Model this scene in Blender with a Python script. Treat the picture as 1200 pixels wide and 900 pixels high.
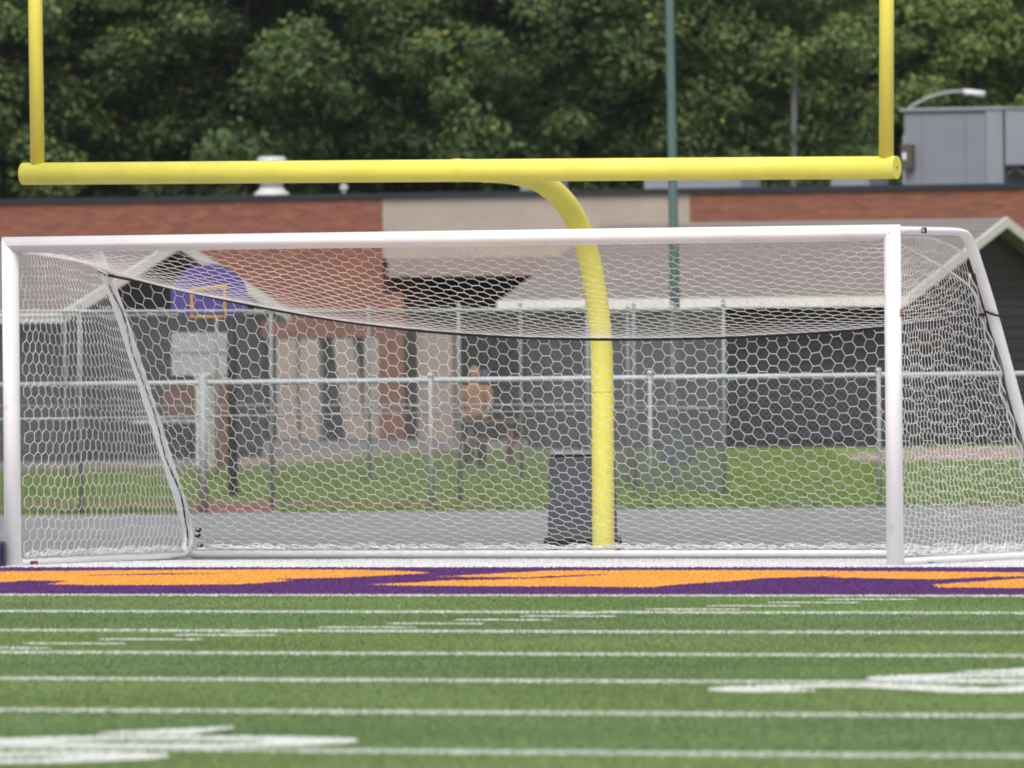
import bpy, math, random
import numpy as np
from mathutils import Vector, Matrix
random.seed(7); rng = np.random.default_rng(7)
for o in list(bpy.data.objects): bpy.data.objects.remove(o)
scn = bpy.context.scene
col = scn.collection

# ------------------------------------------------------------------ camera
CAM = np.array([37.734, -78.204, 1.541])
YAW, PITCH, ROLL, FPX = 0.44364, -0.0017069, -0.0085065, 13391.5
_f = np.array([-math.sin(YAW), math.cos(YAW), 0.]); _r = np.array([math.cos(YAW), math.sin(YAW), 0.]); _u = np.array([0, 0, 1.])
CF = _f*math.cos(PITCH)+_u*math.sin(PITCH); _u2 = _u*math.cos(PITCH)-_f*math.sin(PITCH)
CR = _r*math.cos(ROLL)+_u2*math.sin(ROLL); CU = _u2*math.cos(ROLL)-_r*math.sin(ROLL)
cd = bpy.data.cameras.new('camera'); cam = bpy.data.objects.new('camera', cd); col.objects.link(cam)
cam.matrix_world = Matrix(((CR[0], CU[0], -CF[0], CAM[0]), (CR[1], CU[1], -CF[1], CAM[1]), (CR[2], CU[2], -CF[2], CAM[2]), (0, 0, 0, 1)))
cd.sensor_fit = 'HORIZONTAL'; cd.sensor_width = 36.0; cd.lens = 36.0*FPX/1200.0
cd.clip_start = 1.0; cd.clip_end = 3000.0
cd.dof.use_dof = True; cd.dof.focus_distance = 87.5; cd.dof.aperture_fstop = 7.1
scn.camera = cam

# ------------------------------------------------------------------ overcast daylight
SUN_EL, SUN_AZ = math.radians(55), math.radians(160)      # azimuth: direction the light comes from, from +Y clockwise
w = bpy.data.worlds.new('World'); scn.world = w; w.use_nodes = True
nt = w.node_tree; nt.nodes.clear()
sky = nt.nodes.new('ShaderNodeTexSky'); sky.sky_type = 'NISHITA'; sky.sun_disc = False
sky.sun_elevation = SUN_EL; sky.sun_rotation = SUN_AZ; sky.dust_density = 4.0; sky.ozone_density = 1.0; sky.air_density = 1.0
hs = nt.nodes.new('ShaderNodeHueSaturation'); hs.inputs['Saturation'].default_value = 0.22
bg = nt.nodes.new('ShaderNodeBackground'); bg.inputs['Strength'].default_value = 0.15
wo = nt.nodes.new('ShaderNodeOutputWorld')
nt.links.new(sky.outputs[0], hs.inputs['Color']); nt.links.new(hs.outputs[0], bg.inputs[0]); nt.links.new(bg.outputs[0], wo.inputs[0])
sd = bpy.data.lights.new('sun', 'SUN'); sd.energy = 1.5; sd.angle = math.radians(30); sd.color = (1.0, 0.96, 0.92)
sun = bpy.data.objects.new('sun', sd); col.objects.link(sun)
tosun = Vector((math.sin(SUN_AZ)*math.cos(SUN_EL), math.cos(SUN_AZ)*math.cos(SUN_EL), math.sin(SUN_EL)))
sun.rotation_euler = tosun.to_track_quat('Z', 'Y').to_euler(); sun.location = (0, 0, 60)
scn.view_settings.view_transform = 'Standard'; scn.view_settings.look = 'None'
scn.view_settings.gamma = 1.0; scn.view_settings.exposure = 0.27
scn.view_settings.use_curve_mapping = False

# ------------------------------------------------------------------ where things stand: sight lines from the survey of the photograph
def ray(u, v): return CF + CR*(u-600)/FPX + CU*(450-v)/FPX
def at(u, v, D): return CAM + ray(u, v)*D
def gz(u, v, z=0.): d = ray(u, v); return CAM + d*((z-CAM[2])/d[2])
def gy(u, v, Y): d = ray(u, v); return CAM + d*((Y-CAM[1])/d[1])
def gx(u, v, X): d = ray(u, v); return CAM + d*((X-CAM[0])/d[0])
def G(u, D):            # ground point under picture column u at depth D
    p = at(u, 430, D); return np.array([p[0], p[1], 0.])

# ------------------------------------------------------------------ materials
def mat(name, c1, c2=None, rough=0.7, scale=4.0, detail=6.0, bump=0.0, metal=0.0, fac=(0.35, 0.65), spec=0.35, bscale=None, stretch=(1, 1, 1), trans=0.0):
    m = bpy.data.materials.new(name); m.use_nodes = True
    n = m.node_tree.nodes; l = m.node_tree.links; b = n['Principled BSDF']
    b.inputs['Roughness'].default_value = rough; b.inputs['Metallic'].default_value = metal
    b.inputs['Specular IOR Level'].default_value = spec
    tc = n.new('ShaderNodeTexCoord'); mp = n.new('ShaderNodeMapping'); mp.inputs['Scale'].default_value = stretch
    l.new(tc.outputs['Object'], mp.inputs[0])
    if c2 is None: c2 = tuple(x*0.88 for x in c1)
    no = n.new('ShaderNodeTexNoise'); no.inputs['Scale'].default_value = scale; no.inputs['Detail'].default_value = detail; no.inputs['Roughness'].default_value = 0.65
    l.new(mp.outputs[0], no.inputs['Vector'])
    cr = n.new('ShaderNodeValToRGB'); cr.color_ramp.elements[0].position = fac[0]; cr.color_ramp.elements[1].position = fac[1]
    cr.color_ramp.elements[0].color = (*c1, 1); cr.color_ramp.elements[1].color = (*c2, 1)
    l.new(no.outputs['Fac'], cr.inputs[0]); l.new(cr.outputs[0], b.inputs['Base Color'])
    if bump:
        n2 = n.new('ShaderNodeTexNoise'); n2.inputs['Scale'].default_value = bscale or scale*6; n2.inputs['Detail'].default_value = 4
        l.new(mp.outputs[0], n2.inputs['Vector'])
        bp = n.new('ShaderNodeBump'); bp.inputs['Strength'].default_value = bump; bp.inputs['Distance'].default_value = 0.02
        l.new(n2.outputs['Fac'], bp.inputs['Height']); l.new(bp.outputs[0], b.inputs['Normal'])
    return m

def attr_mat(name, rough=0.8, trans=0.0, spec=0.2):
    m = bpy.data.materials.new(name); m.use_nodes = True
    n = m.node_tree.nodes; l = m.node_tree.links; b = n['Principled BSDF']
    b.inputs['Roughness'].default_value = rough; b.inputs['Specular IOR Level'].default_value = spec
    a = n.new('ShaderNodeVertexColor'); a.layer_name = 'Col'
    l.new(a.outputs['Color'], b.inputs['Base Color'])
    if trans:
        t = n.new('ShaderNodeBsdfTranslucent'); l.new(a.outputs['Color'], t.inputs['Color'])
        mx = n.new('ShaderNodeMixShader'); mx.inputs[0].default_value = trans
        l.new(b.outputs[0], mx.inputs[1]); l.new(t.outputs[0], mx.inputs[2]); l.new(mx.outputs[0], n['Material Output'].inputs[0])
    return m

def brick_mat(name, c1, c2, mortar, axis='xz', tint=None):
    m = bpy.data.materials.new(name); m.use_nodes = True
    n = m.node_tree.nodes; l = m.node_tree.links; b = n['Principled BSDF']; b.inputs['Roughness'].default_value = 0.85
    tc = n.new('ShaderNodeTexCoord'); sp = n.new('ShaderNodeSeparateXYZ'); cb = n.new('ShaderNodeCombineXYZ')
    l.new(tc.outputs['Object'], sp.inputs[0]); l.new(sp.outputs[0 if axis == 'xz' else 1], cb.inputs[0]); l.new(sp.outputs[2], cb.inputs[1])
    br = n.new('ShaderNodeTexBrick'); br.inputs['Scale'].default_value = 1.0
    br.inputs['Brick Width'].default_value = 0.30; br.inputs['Row Height'].default_value = 0.081; br.inputs['Mortar Size'].default_value = 0.009
    br.inputs['Color1'].default_value = (*c1, 1); br.inputs['Color2'].default_value = (*c2, 1); br.inputs['Mortar'].default_value = (*mortar, 1)
    br.inputs['Bias'].default_value = -0.1
    l.new(cb.outputs[0], br.inputs['Vector'])
    no = n.new('ShaderNodeTexNoise'); no.inputs['Scale'].default_value = 1.3; no.inputs['Detail'].default_value = 8; l.new(cb.outputs[0], no.inputs['Vector'])
    st = n.new('ShaderNodeMapping'); st.inputs['Scale'].default_value = (1.0, 5.0, 1); l.new(cb.outputs[0], st.inputs[0])
    n3 = n.new('ShaderNodeTexNoise'); n3.inputs['Scale'].default_value = 2.4; n3.inputs['Detail'].default_value = 5; l.new(st.outputs[0], n3.inputs['Vector'])
    cr = n.new('ShaderNodeValToRGB'); cr.color_ramp.elements[0].position = 0.33; cr.color_ramp.elements[1].position = 0.66
    cr.color_ramp.elements[0].color = (.68, .66, .66, 1); cr.color_ramp.elements[1].color = (1.15, 1.12, 1.1, 1)
    l.new(n3.outputs['Fac'], cr.inputs[0])
    mx = n.new('ShaderNodeMix'); mx.data_type = 'RGBA'; mx.blend_type = 'MULTIPLY'; mx.inputs[0].default_value = 0.8
    l.new(br.outputs['Color'], mx.inputs[6]); l.new(cr.outputs[0], mx.inputs[7]); l.new(mx.outputs[2], b.inputs['Base Color'])
    bp = n.new('ShaderNodeBump'); bp.inputs['Strength'].default_value = 0.5; bp.inputs['Distance'].default_value = 0.01
    l.new(br.outputs['Fac'], bp.inputs['Height']); bp.invert = True; l.new(bp.outputs[0], b.inputs['Normal'])
    return m

def glass_mat(name, c, rough=0.12):
    m = mat(name, c, tuple(x*.7 for x in c), rough=rough, scale=1.2, spec=0.6); return m

M = {}
M['white_paint'] = mat('white_paint', (.79, .79, .82), (.68, .67, .68), rough=0.38, scale=2.2, detail=10, fac=(.5, .8), spec=.5, bump=.04, bscale=30)
M['white_scuff'] = mat('white_scuffed_paint', (.79, .79, .82), (.50, .46, .45), rough=0.4, scale=9, detail=12, fac=(.60, .84), spec=.5)
M['net'] = mat('net_twine', (.86, .84, .84), (.66, .64, .63), rough=0.8, scale=3)
M['yellow'] = mat('yellow_powder_coat', (.74, .68, .115), (.60, .54, .085), rough=0.5, scale=2.6, detail=14, fac=(.48, .86), spec=.45)
M['black'] = mat('black_cord', (.015, .012, .016), rough=0.7)
M['galv'] = mat('galvanised_steel', (.44, .47, .49), (.35, .38, .40), rough=0.6, metal=0.1, scale=6)
M['galv_post'] = mat('galvanised_post', (.33, .345, .355), (.27, .28, .29), rough=0.7, metal=0.1, scale=6)
M['galv_dull'] = mat('weathered_steel', (.28, .295, .31), (.225, .24, .25), rough=0.7, metal=0.1, scale=6)
M['wire'] = mat('chain_link_wire', (.205, .208, .222), (.16, .162, .172), rough=0.7, metal=0.0)
M['asphalt'] = mat('track_asphalt', (.235, .234, .240), (.185, .185, .192), rough=0.9, scale=.9, detail=12, bump=.3, bscale=60, stretch=(.35, 1, 1))
M['asphalt2'] = mat('track_asphalt_sealed', (.205, .205, .212), (.165, .165, .172), rough=0.9, scale=.9, detail=12, bump=.3, bscale=60, stretch=(.35, 1, 1))
M['lawn'] = mat('lawn', (.145, .215, .052), (.185, .225, .075), rough=0.95, scale=.45, detail=12, bump=.5, bscale=14)
M['turf_a'] = mat('light_green_turf', (.145, .22, .08), (.125, .195, .07), rough=0.95, scale=1.1, detail=12)
M['turf_b'] = mat('dark_green_turf', (.125, .20, .08), (.11, .178, .072), rough=0.95, scale=1.1, detail=12)
M['purple_turf'] = mat('purple_turf', (.115, .045, .165), (.095, .038, .14), rough=0.95, scale=2)
M['gold_turf'] = mat('gold_turf', (.74, .40, .09), (.68, .36, .08), rough=0.95, scale=2)
M['white_turf'] = mat('white_turf', (.68, .68, .68), (.60, .61, .60), rough=0.95, scale=3)
M['concrete'] = mat('concrete', (.22, .215, .21), (.17, .165, .165), rough=0.9, scale=.8, detail=10)
M['tan'] = mat('tan_gravel_path', (.34, .27, .21), (.26, .21, .165), rough=0.95, scale=1.2, detail=10, bump=.3)
M['red'] = mat('red_rubber_path', (.25, .085, .075), (.20, .075, .065), rough=0.95, scale=1.5)
M['brick'] = brick_mat('red_brick', (.265, .088, .050), (.19, .062, .040), (.205, .12, .095))
M['brick_y'] = brick_mat('red_brick_side', (.27, .10, .06), (.20, .07, .045), (.24, .16, .12), axis='yz')
M['beige'] = mat('beige_stucco', (.39, .33, .285), (.34, .285, .25), rough=0.9, scale=1.4, detail=12, bump=.15, bscale=25)
M['beige_dark'] = mat('taupe_fascia', (.27, .215, .195), (.24, .19, .172), rough=0.85, scale=1.2)
M['coping'] = mat('dark_metal_coping', (.020, .026, .038), rough=0.5)
M['roof_gravel'] = mat('flat_roof_gravel', (.12, .12, .12), rough=0.95)
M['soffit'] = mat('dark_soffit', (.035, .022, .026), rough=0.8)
M['shingle'] = mat('taupe_shingles', (.225, .200, .185), (.170, .152, .142), rough=0.95, scale=3.0, detail=12, stretch=(.5, 4, 1), bump=.35, bscale=12)
M['trim'] = mat('white_trim', (.66, .65, .64), (.58, .57, .56), rough=0.6, scale=1.5)
M['siding'] = mat('slate_siding', (.038, .041, .048), (.030, .032, .038), rough=0.7, scale=1.2, stretch=(1, 1, 5))
M['siding_l'] = mat('grey_siding', (.055, .060, .068), (.044, .049, .056), rough=0.7, scale=1.2, stretch=(1, 1, 5))
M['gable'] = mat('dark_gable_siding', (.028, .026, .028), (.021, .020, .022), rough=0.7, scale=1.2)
M['glass'] = glass_mat('dark_window_glass', (.020, .024, .034))
M['frame_dark'] = mat('dark_window_frame', (.03, .035, .05), rough=0.5)
M['hvac'] = mat('hvac_grey_panel', (.215, .225, .265), (.195, .205, .24), rough=0.5, scale=1.1, spec=.4)
M['hvac_light'] = mat('hvac_light_panel', (.26, .27, .31), (.235, .245, .285), rough=0.5, scale=1.1)
M['hvac_dark'] = mat('hvac_dark_metal', (.07, .075, .075), (.05, .05, .05), rough=0.6)
M['brown_box'] = mat('brown_switch_box', (.10, .085, .065), (.075, .062, .05), rough=0.6)
M['vent_white'] = mat('white_vent_metal', (.55, .56, .56), (.45, .46, .47), rough=0.5, scale=3)
M['green_pole'] = mat('green_pole_paint', (.095, .150, .150), (.08, .128, .128), rough=0.55, scale=2)
M['blue_pad'] = mat('blue_grey_base', (.10, .13, .20), (.08, .105, .165), rough=0.7)
M['lamp_metal'] = mat('lamp_arm_metal', (.30, .33, .32), (.24, .27, .26), rough=0.5)
M['lamp_head'] = mat('lamp_head_white', (.70, .70, .76), rough=0.4)
M['bin'] = mat('grey_bin_plastic', (.082, .088, .103), (.068, .073, .086), rough=0.55, scale=3, spec=.4)
M['bin_lid'] = mat('grey_bin_lid', (.13, .14, .165), (.11, .12, .14), rough=0.5)
M['rubber'] = mat('black_rubber', (.012, .012, .014), rough=0.7)
M['navy'] = mat('navy_vinyl', (.012, .014, .050), (.010, .011, .040), rough=0.5)
M['purple'] = mat('purple_backboard', (.078, .056, .235), (.066, .047, .20), rough=0.5, scale=2)
M['bag_purple'] = mat('dull_purple_cloth', (.075, .060, .17), rough=0.8)
M['orange'] = mat('orange_paint', (.58, .31, .065), (.50, .26, .055), rough=0.6)
M['black_metal'] = mat('black_metal', (.014, .015, .018), rough=0.5)
M['sign_white'] = mat('white_board', (.72, .73, .76), (.64, .65, .68), rough=0.5)
M['wood'] = mat('brown_wood', (.20, .115, .075), (.14, .08, .055), rough=0.8, scale=3, stretch=(1, 8, 8))
M['skin'] = mat('skin', (.42, .25, .16), rough=0.6)
M['hair'] = mat('sandy_hair', (.30, .17, .085), rough=0.6)
M['shirt'] = mat('orange_shirt', (.38, .19, .09), (.31, .155, .075), rough=0.85, scale=5)
M['trouser'] = mat('dark_trousers', (.03, .03, .04), rough=0.85)
M['shoe'] = mat('dark_shoe', (.02, .02, .02), rough=0.7)
M['bark'] = mat('bark', (.050, .042, .032), (.032, .027, .022), rough=0.95, scale=5, stretch=(1, 1, .2), bump=.6)
M['wood_pole'] = mat('weathered_pole', (.125, .125, .135), (.095, .095, .105), rough=0.9, scale=4, stretch=(1, 1, .15))
M['leaf'] = attr_mat('leaves', rough=0.6, trans=0.28, spec=0.3)
M['fibre'] = attr_mat('turf_fibres', rough=0.9, trans=0.15, spec=0.1)
M['sticker_dark'] = mat('maroon_sticker', (.06, .015, .03), rough=0.5)
M['sticker_red'] = mat('red_sticker', (.42, .03, .04), rough=0.5)
M['sticker_orange'] = mat('orange_sticker', (.55, .16, .06), rough=0.5)
M['sticker_teal'] = mat('teal_sticker', (.08, .40, .32), rough=0.5)

# ------------------------------------------------------------------ mesh helpers
class MB:
    def __init__(s): s.v = []; s.f = []
    def add(s, vs, fs):
        b = len(s.v); s.v += [tuple(map(float, p)) for p in vs]; s.f += [tuple(i+b for i in f) for f in fs]; return s
    def hexa(s, p):          # eight corners: bottom ring 0-3, top ring 4-7
        return s.add(p, [(3, 2, 1, 0), (4, 5, 6, 7), (0, 1, 5, 4), (1, 2, 6, 5), (2, 3, 7, 6), (3, 0, 4, 7)])
    def box(s, x0, x1, y0, y1, z0, z1):
        return s.hexa([(x0, y0, z0), (x1, y0, z0), (x1, y1, z0), (x0, y1, z0), (x0, y0, z1), (x1, y0, z1), (x1, y1, z1), (x0, y1, z1)])
    def quad(s, a, b, c, d): return s.add([a, b, c, d], [(0, 1, 2, 3)])
    def tube(s, pts, r, n=10, caps=True, ry=None, ref=None, phase=0.0, square=False):
        P = [np.array(p, float) for p in pts]; k = len(P)
        rs = r if hasattr(r, '__len__') else [r]*k
        t = []
        for i in range(k):
            a = P[max(i-1, 0)]; b = P[min(i+1, k-1)]; d = b-a; t.append(d/(np.linalg.norm(d)+1e-12))
        up = np.array(ref, float) if ref is not None else (np.array([0, 0, 1.]) if abs(t[0][2]) < .9 else np.array([0, 1., 0]))
        A = np.cross(t[0], up); A /= np.linalg.norm(A); vs = []; fs = []
        for i in range(k):
            if ref is not None: A = np.cross(t[i], up); A /= (np.linalg.norm(A)+1e-12)
            else:
                A = A - t[i]*(A@t[i]); A /= (np.linalg.norm(A)+1e-12)
            B = np.cross(A, t[i])
            for j in range(n):
                if square:
                    c = 0.72; prof = [(1, -c), (1, c), (c, 1), (-c, 1), (-1, c), (-1, -c), (-c, -1), (c, -1)]
                    q = prof[j]; vs.append(P[i]+A*q[0]*rs[i]+B*q[1]*(ry or rs[i]))
                else:
                    an = 2*math.pi*(j+phase)/n
                    vs.append(P[i]+A*math.cos(an)*rs[i]+B*math.sin(an)*((ry if ry else rs[i])))
        for i in range(k-1):
            for j in range(n):
                a = i*n+j; b = i*n+(j+1) % n; fs.append((a, b, b+n, a+n))
        if caps: fs.append(tuple(range(n-1, -1, -1))); fs.append(tuple((k-1)*n+j for j in range(n)))
        return s.add(vs, fs)
    def lathe(s, prof, c, n=20):
        vs = []; fs = []
        for (r, z) in prof:
            for j in range(n):
                a = 2*math.pi*j/n; vs.append((c[0]+r*math.cos(a), c[1]+r*math.sin(a), c[2]+z))
        for i in range(len(prof)-1):
            for j in range(n):
                a = i*n+j; b = i*n+(j+1) % n; fs.append((a, b, b+n, a+n))
        fs.append(tuple(range(n-1, -1, -1))); fs.append(tuple((len(prof)-1)*n+j for j in range(n)))
        return s.add(vs, fs)
    def build(s, name, m, parent=None, smooth=False, bevel=0.0):
        me = bpy.data.meshes.new(name); me.from_pydata(s.v, [], s.f); me.update()
        if smooth:
            me.polygons.foreach_set('use_smooth', [len(p.vertices) <= 4 for p in me.polygons])
        me.materials.append(m)
        return link(name, me, parent, bevel)
def link(name, me, parent=None, bevel=0.0):
    o = bpy.data.objects.new(name, me); col.objects.link(o)
    if parent is not None:
        o.parent = parent; o.matrix_parent_inverse = parent.matrix_world.inverted()
    if bevel:
        b = o.modifiers.new('bevel', 'BEVEL'); b.width = bevel; b.segments = 2; b.limit_method = 'ANGLE'
    return o
def tag(o, label=None, cat=None, group=None, kind=None):
    if label: o['label'] = label
    if cat: o['category'] = cat
    if group: o['group'] = group
    if kind: o['kind'] = kind
    return o
def thing(name, label, cat, loc, group=None):
    o = bpy.data.objects.new(name, None); col.objects.link(o); o.empty_display_size = 0.2
    o.location = tuple(map(float, loc)); o.matrix_world = Matrix.Translation(Vector(tuple(map(float, loc))))
    return tag(o, label, cat, group)
def np_mesh(name, V, F, m, parent=None, colors=None, smooth=False):
    V = np.asarray(V, np.float32); F = np.asarray(F, np.int32); k = F.shape[1]
    me = bpy.data.meshes.new(name); me.vertices.add(len(V)); me.vertices.foreach_set('co', V.ravel())
    me.loops.add(F.size); me.loops.foreach_set('vertex_index', F.ravel())
    me.polygons.add(len(F)); me.polygons.foreach_set('loop_start', np.arange(0, F.size, k, dtype=np.int32))
    me.polygons.foreach_set('loop_total', np.full(len(F), k, np.int32))
    if smooth: me.polygons.foreach_set('use_smooth', np.ones(len(F), bool))
    me.update(calc_edges=True)
    if colors is not None:
        ca = me.color_attributes.new('Col', 'FLOAT_COLOR', 'POINT')
        cc = np.ones((len(V), 4), np.float32); cc[:, :3] = colors; ca.data.foreach_set('color', cc.ravel())
    me.materials.append(m)
    return link(name, me, parent)
def struct(o): return tag(o, kind='structure')
def catmull(pts, n=8):
    P = [np.array(p, float) for p in pts]; P = [2*P[0]-P[1]]+P+[2*P[-1]-P[-2]]; out = []
    for i in range(1, len(P)-2):
        for k in range(n):
            t = k/n; a, b, c, d = P[i-1], P[i], P[i+1], P[i+2]
            out.append(0.5*((2*b)+(c-a)*t+(2*a-5*b+4*c-d)*t*t+(3*b-a-3*c+d)*t**3))
    out.append(P[-2]); return out

# ================================================================== GROUND
def sheet(name, pts, z, m, parent=None):
    mb = MB(); mb.add([(p[0], p[1], z) for p in pts], [tuple(range(len(pts)))]); o = mb.build(name, m, parent)
    return o
ground = struct(sheet('grass_ground', [(-900, -400), (700, -400), (700, 1200), (-900, 1200)], 0.0, M['lawn']))
YE = -0.62                   # inner edge of the end line
Yk = lambda k: YE-0.55-k*4.572
field = struct(sheet('football_field', [(-27, -101), (27, -101), (27, 2.7), (-27, 2.7)], 0.004, M['turf_a']))
for k in range(2, 20):
    y1, y0 = Yk(k), Yk(k+1)
    sheet('turf_panel', [(-26, y0), (26, y0), (26, y1), (-26, y1)], 0.008, M['turf_a'] if k % 2 == 0 else M['turf_b'], field)
sheet('end_zone', [(-26, Yk(2)), (26, Yk(2)), (26, YE), (-26, YE)], 0.008, M['purple_turf'], field)
sheet('end_line', [(-26.5, YE), (26.5, YE), (26.5, 2.62), (-26.5, 2.62)], 0.012, M['white_turf'], field)
for k in range(2, 20):
    sheet('yard_line' if k > 2 else 'goal_line', [(-24.4, Yk(k)-.05), (24.4, Yk(k)-.05), (24.4, Yk(k)+.05), (-24.4, Yk(k)+.05)], 0.012, M['white_turf'], field)
hashes = []
for n in range(1, 30):
    y = Yk(2)-n*0.9144
    if n % 5 == 0: hashes.append((8.13, 8.23, y-.31, y+.31))
    else: hashes.append((8.13, 8.74, y-.05, y+.05))
for (x0, x1, y0, y1) in hashes:
    sheet('hash_mark', [(x0, y0), (x1, y0), (x1, y1), (x0, y1)], 0.0165, M['white_turf'], field)
# gold end-zone lettering, as far as it is in view
LET = [
    [(-4.6, -3.2), (-4.0, -2.5), (-2.6, -2.2), (-2.2, -2.0), (-1.8, -1.8), (-0.9, -1.5), (-0.2, -1.5), (0.5, -1.9), (1.2, -2.7), (1.3, -3.9), (1.3, -4.5), (1.0, -5.0), (1.4, -5.4), (1.6, -6.4), (1.6, -6.7), (1.2, -7.0), (0.6, -7.0), (0.1, -6.7), (-0.3, -5.6), (-0.7, -5.5), (-0.6, -6.0), (-1.4, -6.3), (-2.4, -6.0), (-3.4, -5.2)],
    [(1.9, -4.1), (1.9, -3.5), (1.8, -2.6), (1.8, -1.9), (2.5, -1.75), (3.5, -1.75), (4.4, -2.1), (5.2, -2.3), (5.9, -2.6), (8.4, -2.5), (8.6, -3.6), (6.4, -3.9), (6.2, -4.2), (6.2, -4.9), (5.7, -4.7), (5.3, -4.4), (5.0, -4.2), (4.9, -3.7), (4.8, -4.3), (4.7, -4.5), (4.9, -5.6), (5.0, -6.7), (5.2, -7.5), (5.0, -7.55), (4.6, -7.35), (4.0, -7.3), (3.1, -7.1), (2.6, -6.7), (2.7, -6.2), (2.6, -5.5), (2.9, -4.9), (3.0, -4.2), (2.9, -3.2), (2.7, -3.6), (2.75, -4.4)],
    [(6.9, -6.7), (6.8, -5.6), (6.7, -4.7), (9.5, -4.6), (9.6, -7.8), (8.1, -7.8), (7.3, -7.5)]]
SLIT = [(-1.25, -3.75), (-0.9, -3.0), (-0.35, -2.85), (-0.7, -3.45)]
for P in LET: sheet('end_zone_letter', P, 0.0125, M['gold_turf'], field)
sheet('letter_gap', SLIT, 0.017, M['purple_turf'], field)
# yard numbers 20 and 30, read from the right-hand sideline, with arrows to the near goal line
def arc(cx, cy, rx, ry, a0, a1, n=10): return [(cx+rx*math.cos(math.radians(a0+(a1-a0)*i/n)), cy+ry*math.sin(math.radians(a0+(a1-a0)*i/n))) for i in range(n+1)]
DIG = {'0': [arc(.55, .9, .42, .37, 0, 180)+arc(.55, .5, .42, .37, 180, 360)+[(.97, .9)]],
       '2': [arc(.55, .98, .42, .32, 170, -40)+[(.2, .13), (1.0, .13)]],
       '3': [arc(.52, 1.02, .40, .28, 160, -80)+arc(.52, .42, .44, .32, 75, -160)]}
XB = 17.31; DS = 0.175; NUM = []
def place(ch, y0): return [[(XB-ly*1.14, y0+lx) for (lx, ly) in st] for st in DIG[ch]]
for k, s2 in ((6, '20'), (8, '30')):
    y = Yk(k)
    strokes = place(s2[0], y-1.45)+place(s2[1], y+.30)
    NUM.append(strokes)
    mb = MB(); zz = 0.0175
    for st in strokes:
        for a, b in zip(st[:-1], st[1:]):
            a = np.array(a); b = np.array(b); d = b-a; d /= np.linalg.norm(d); nn = np.array([-d[1], d[0]])*DS; e = d*.06
            zz += .00003
            mb.quad((*(a-e-nn), zz), (*(b+e-nn), zz), (*(b+e+nn), zz), (*(a-e+nn), zz))
    o = mb.build('yard_number', M['white_turf'], field); o['label'] = 'white yard number '+s2+' painted on the turf'
    sheet('number_arrow', [(15.73, y+1.72), (16.19, y+1.72), (15.96, y+2.63)], 0.0175, M['white_turf'], field)
ARR = [np.array([(15.73, Yk(k)+1.72), (16.19, Yk(k)+1.72), (15.96, Yk(k)+2.63)]) for k in (6, 8)]

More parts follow.
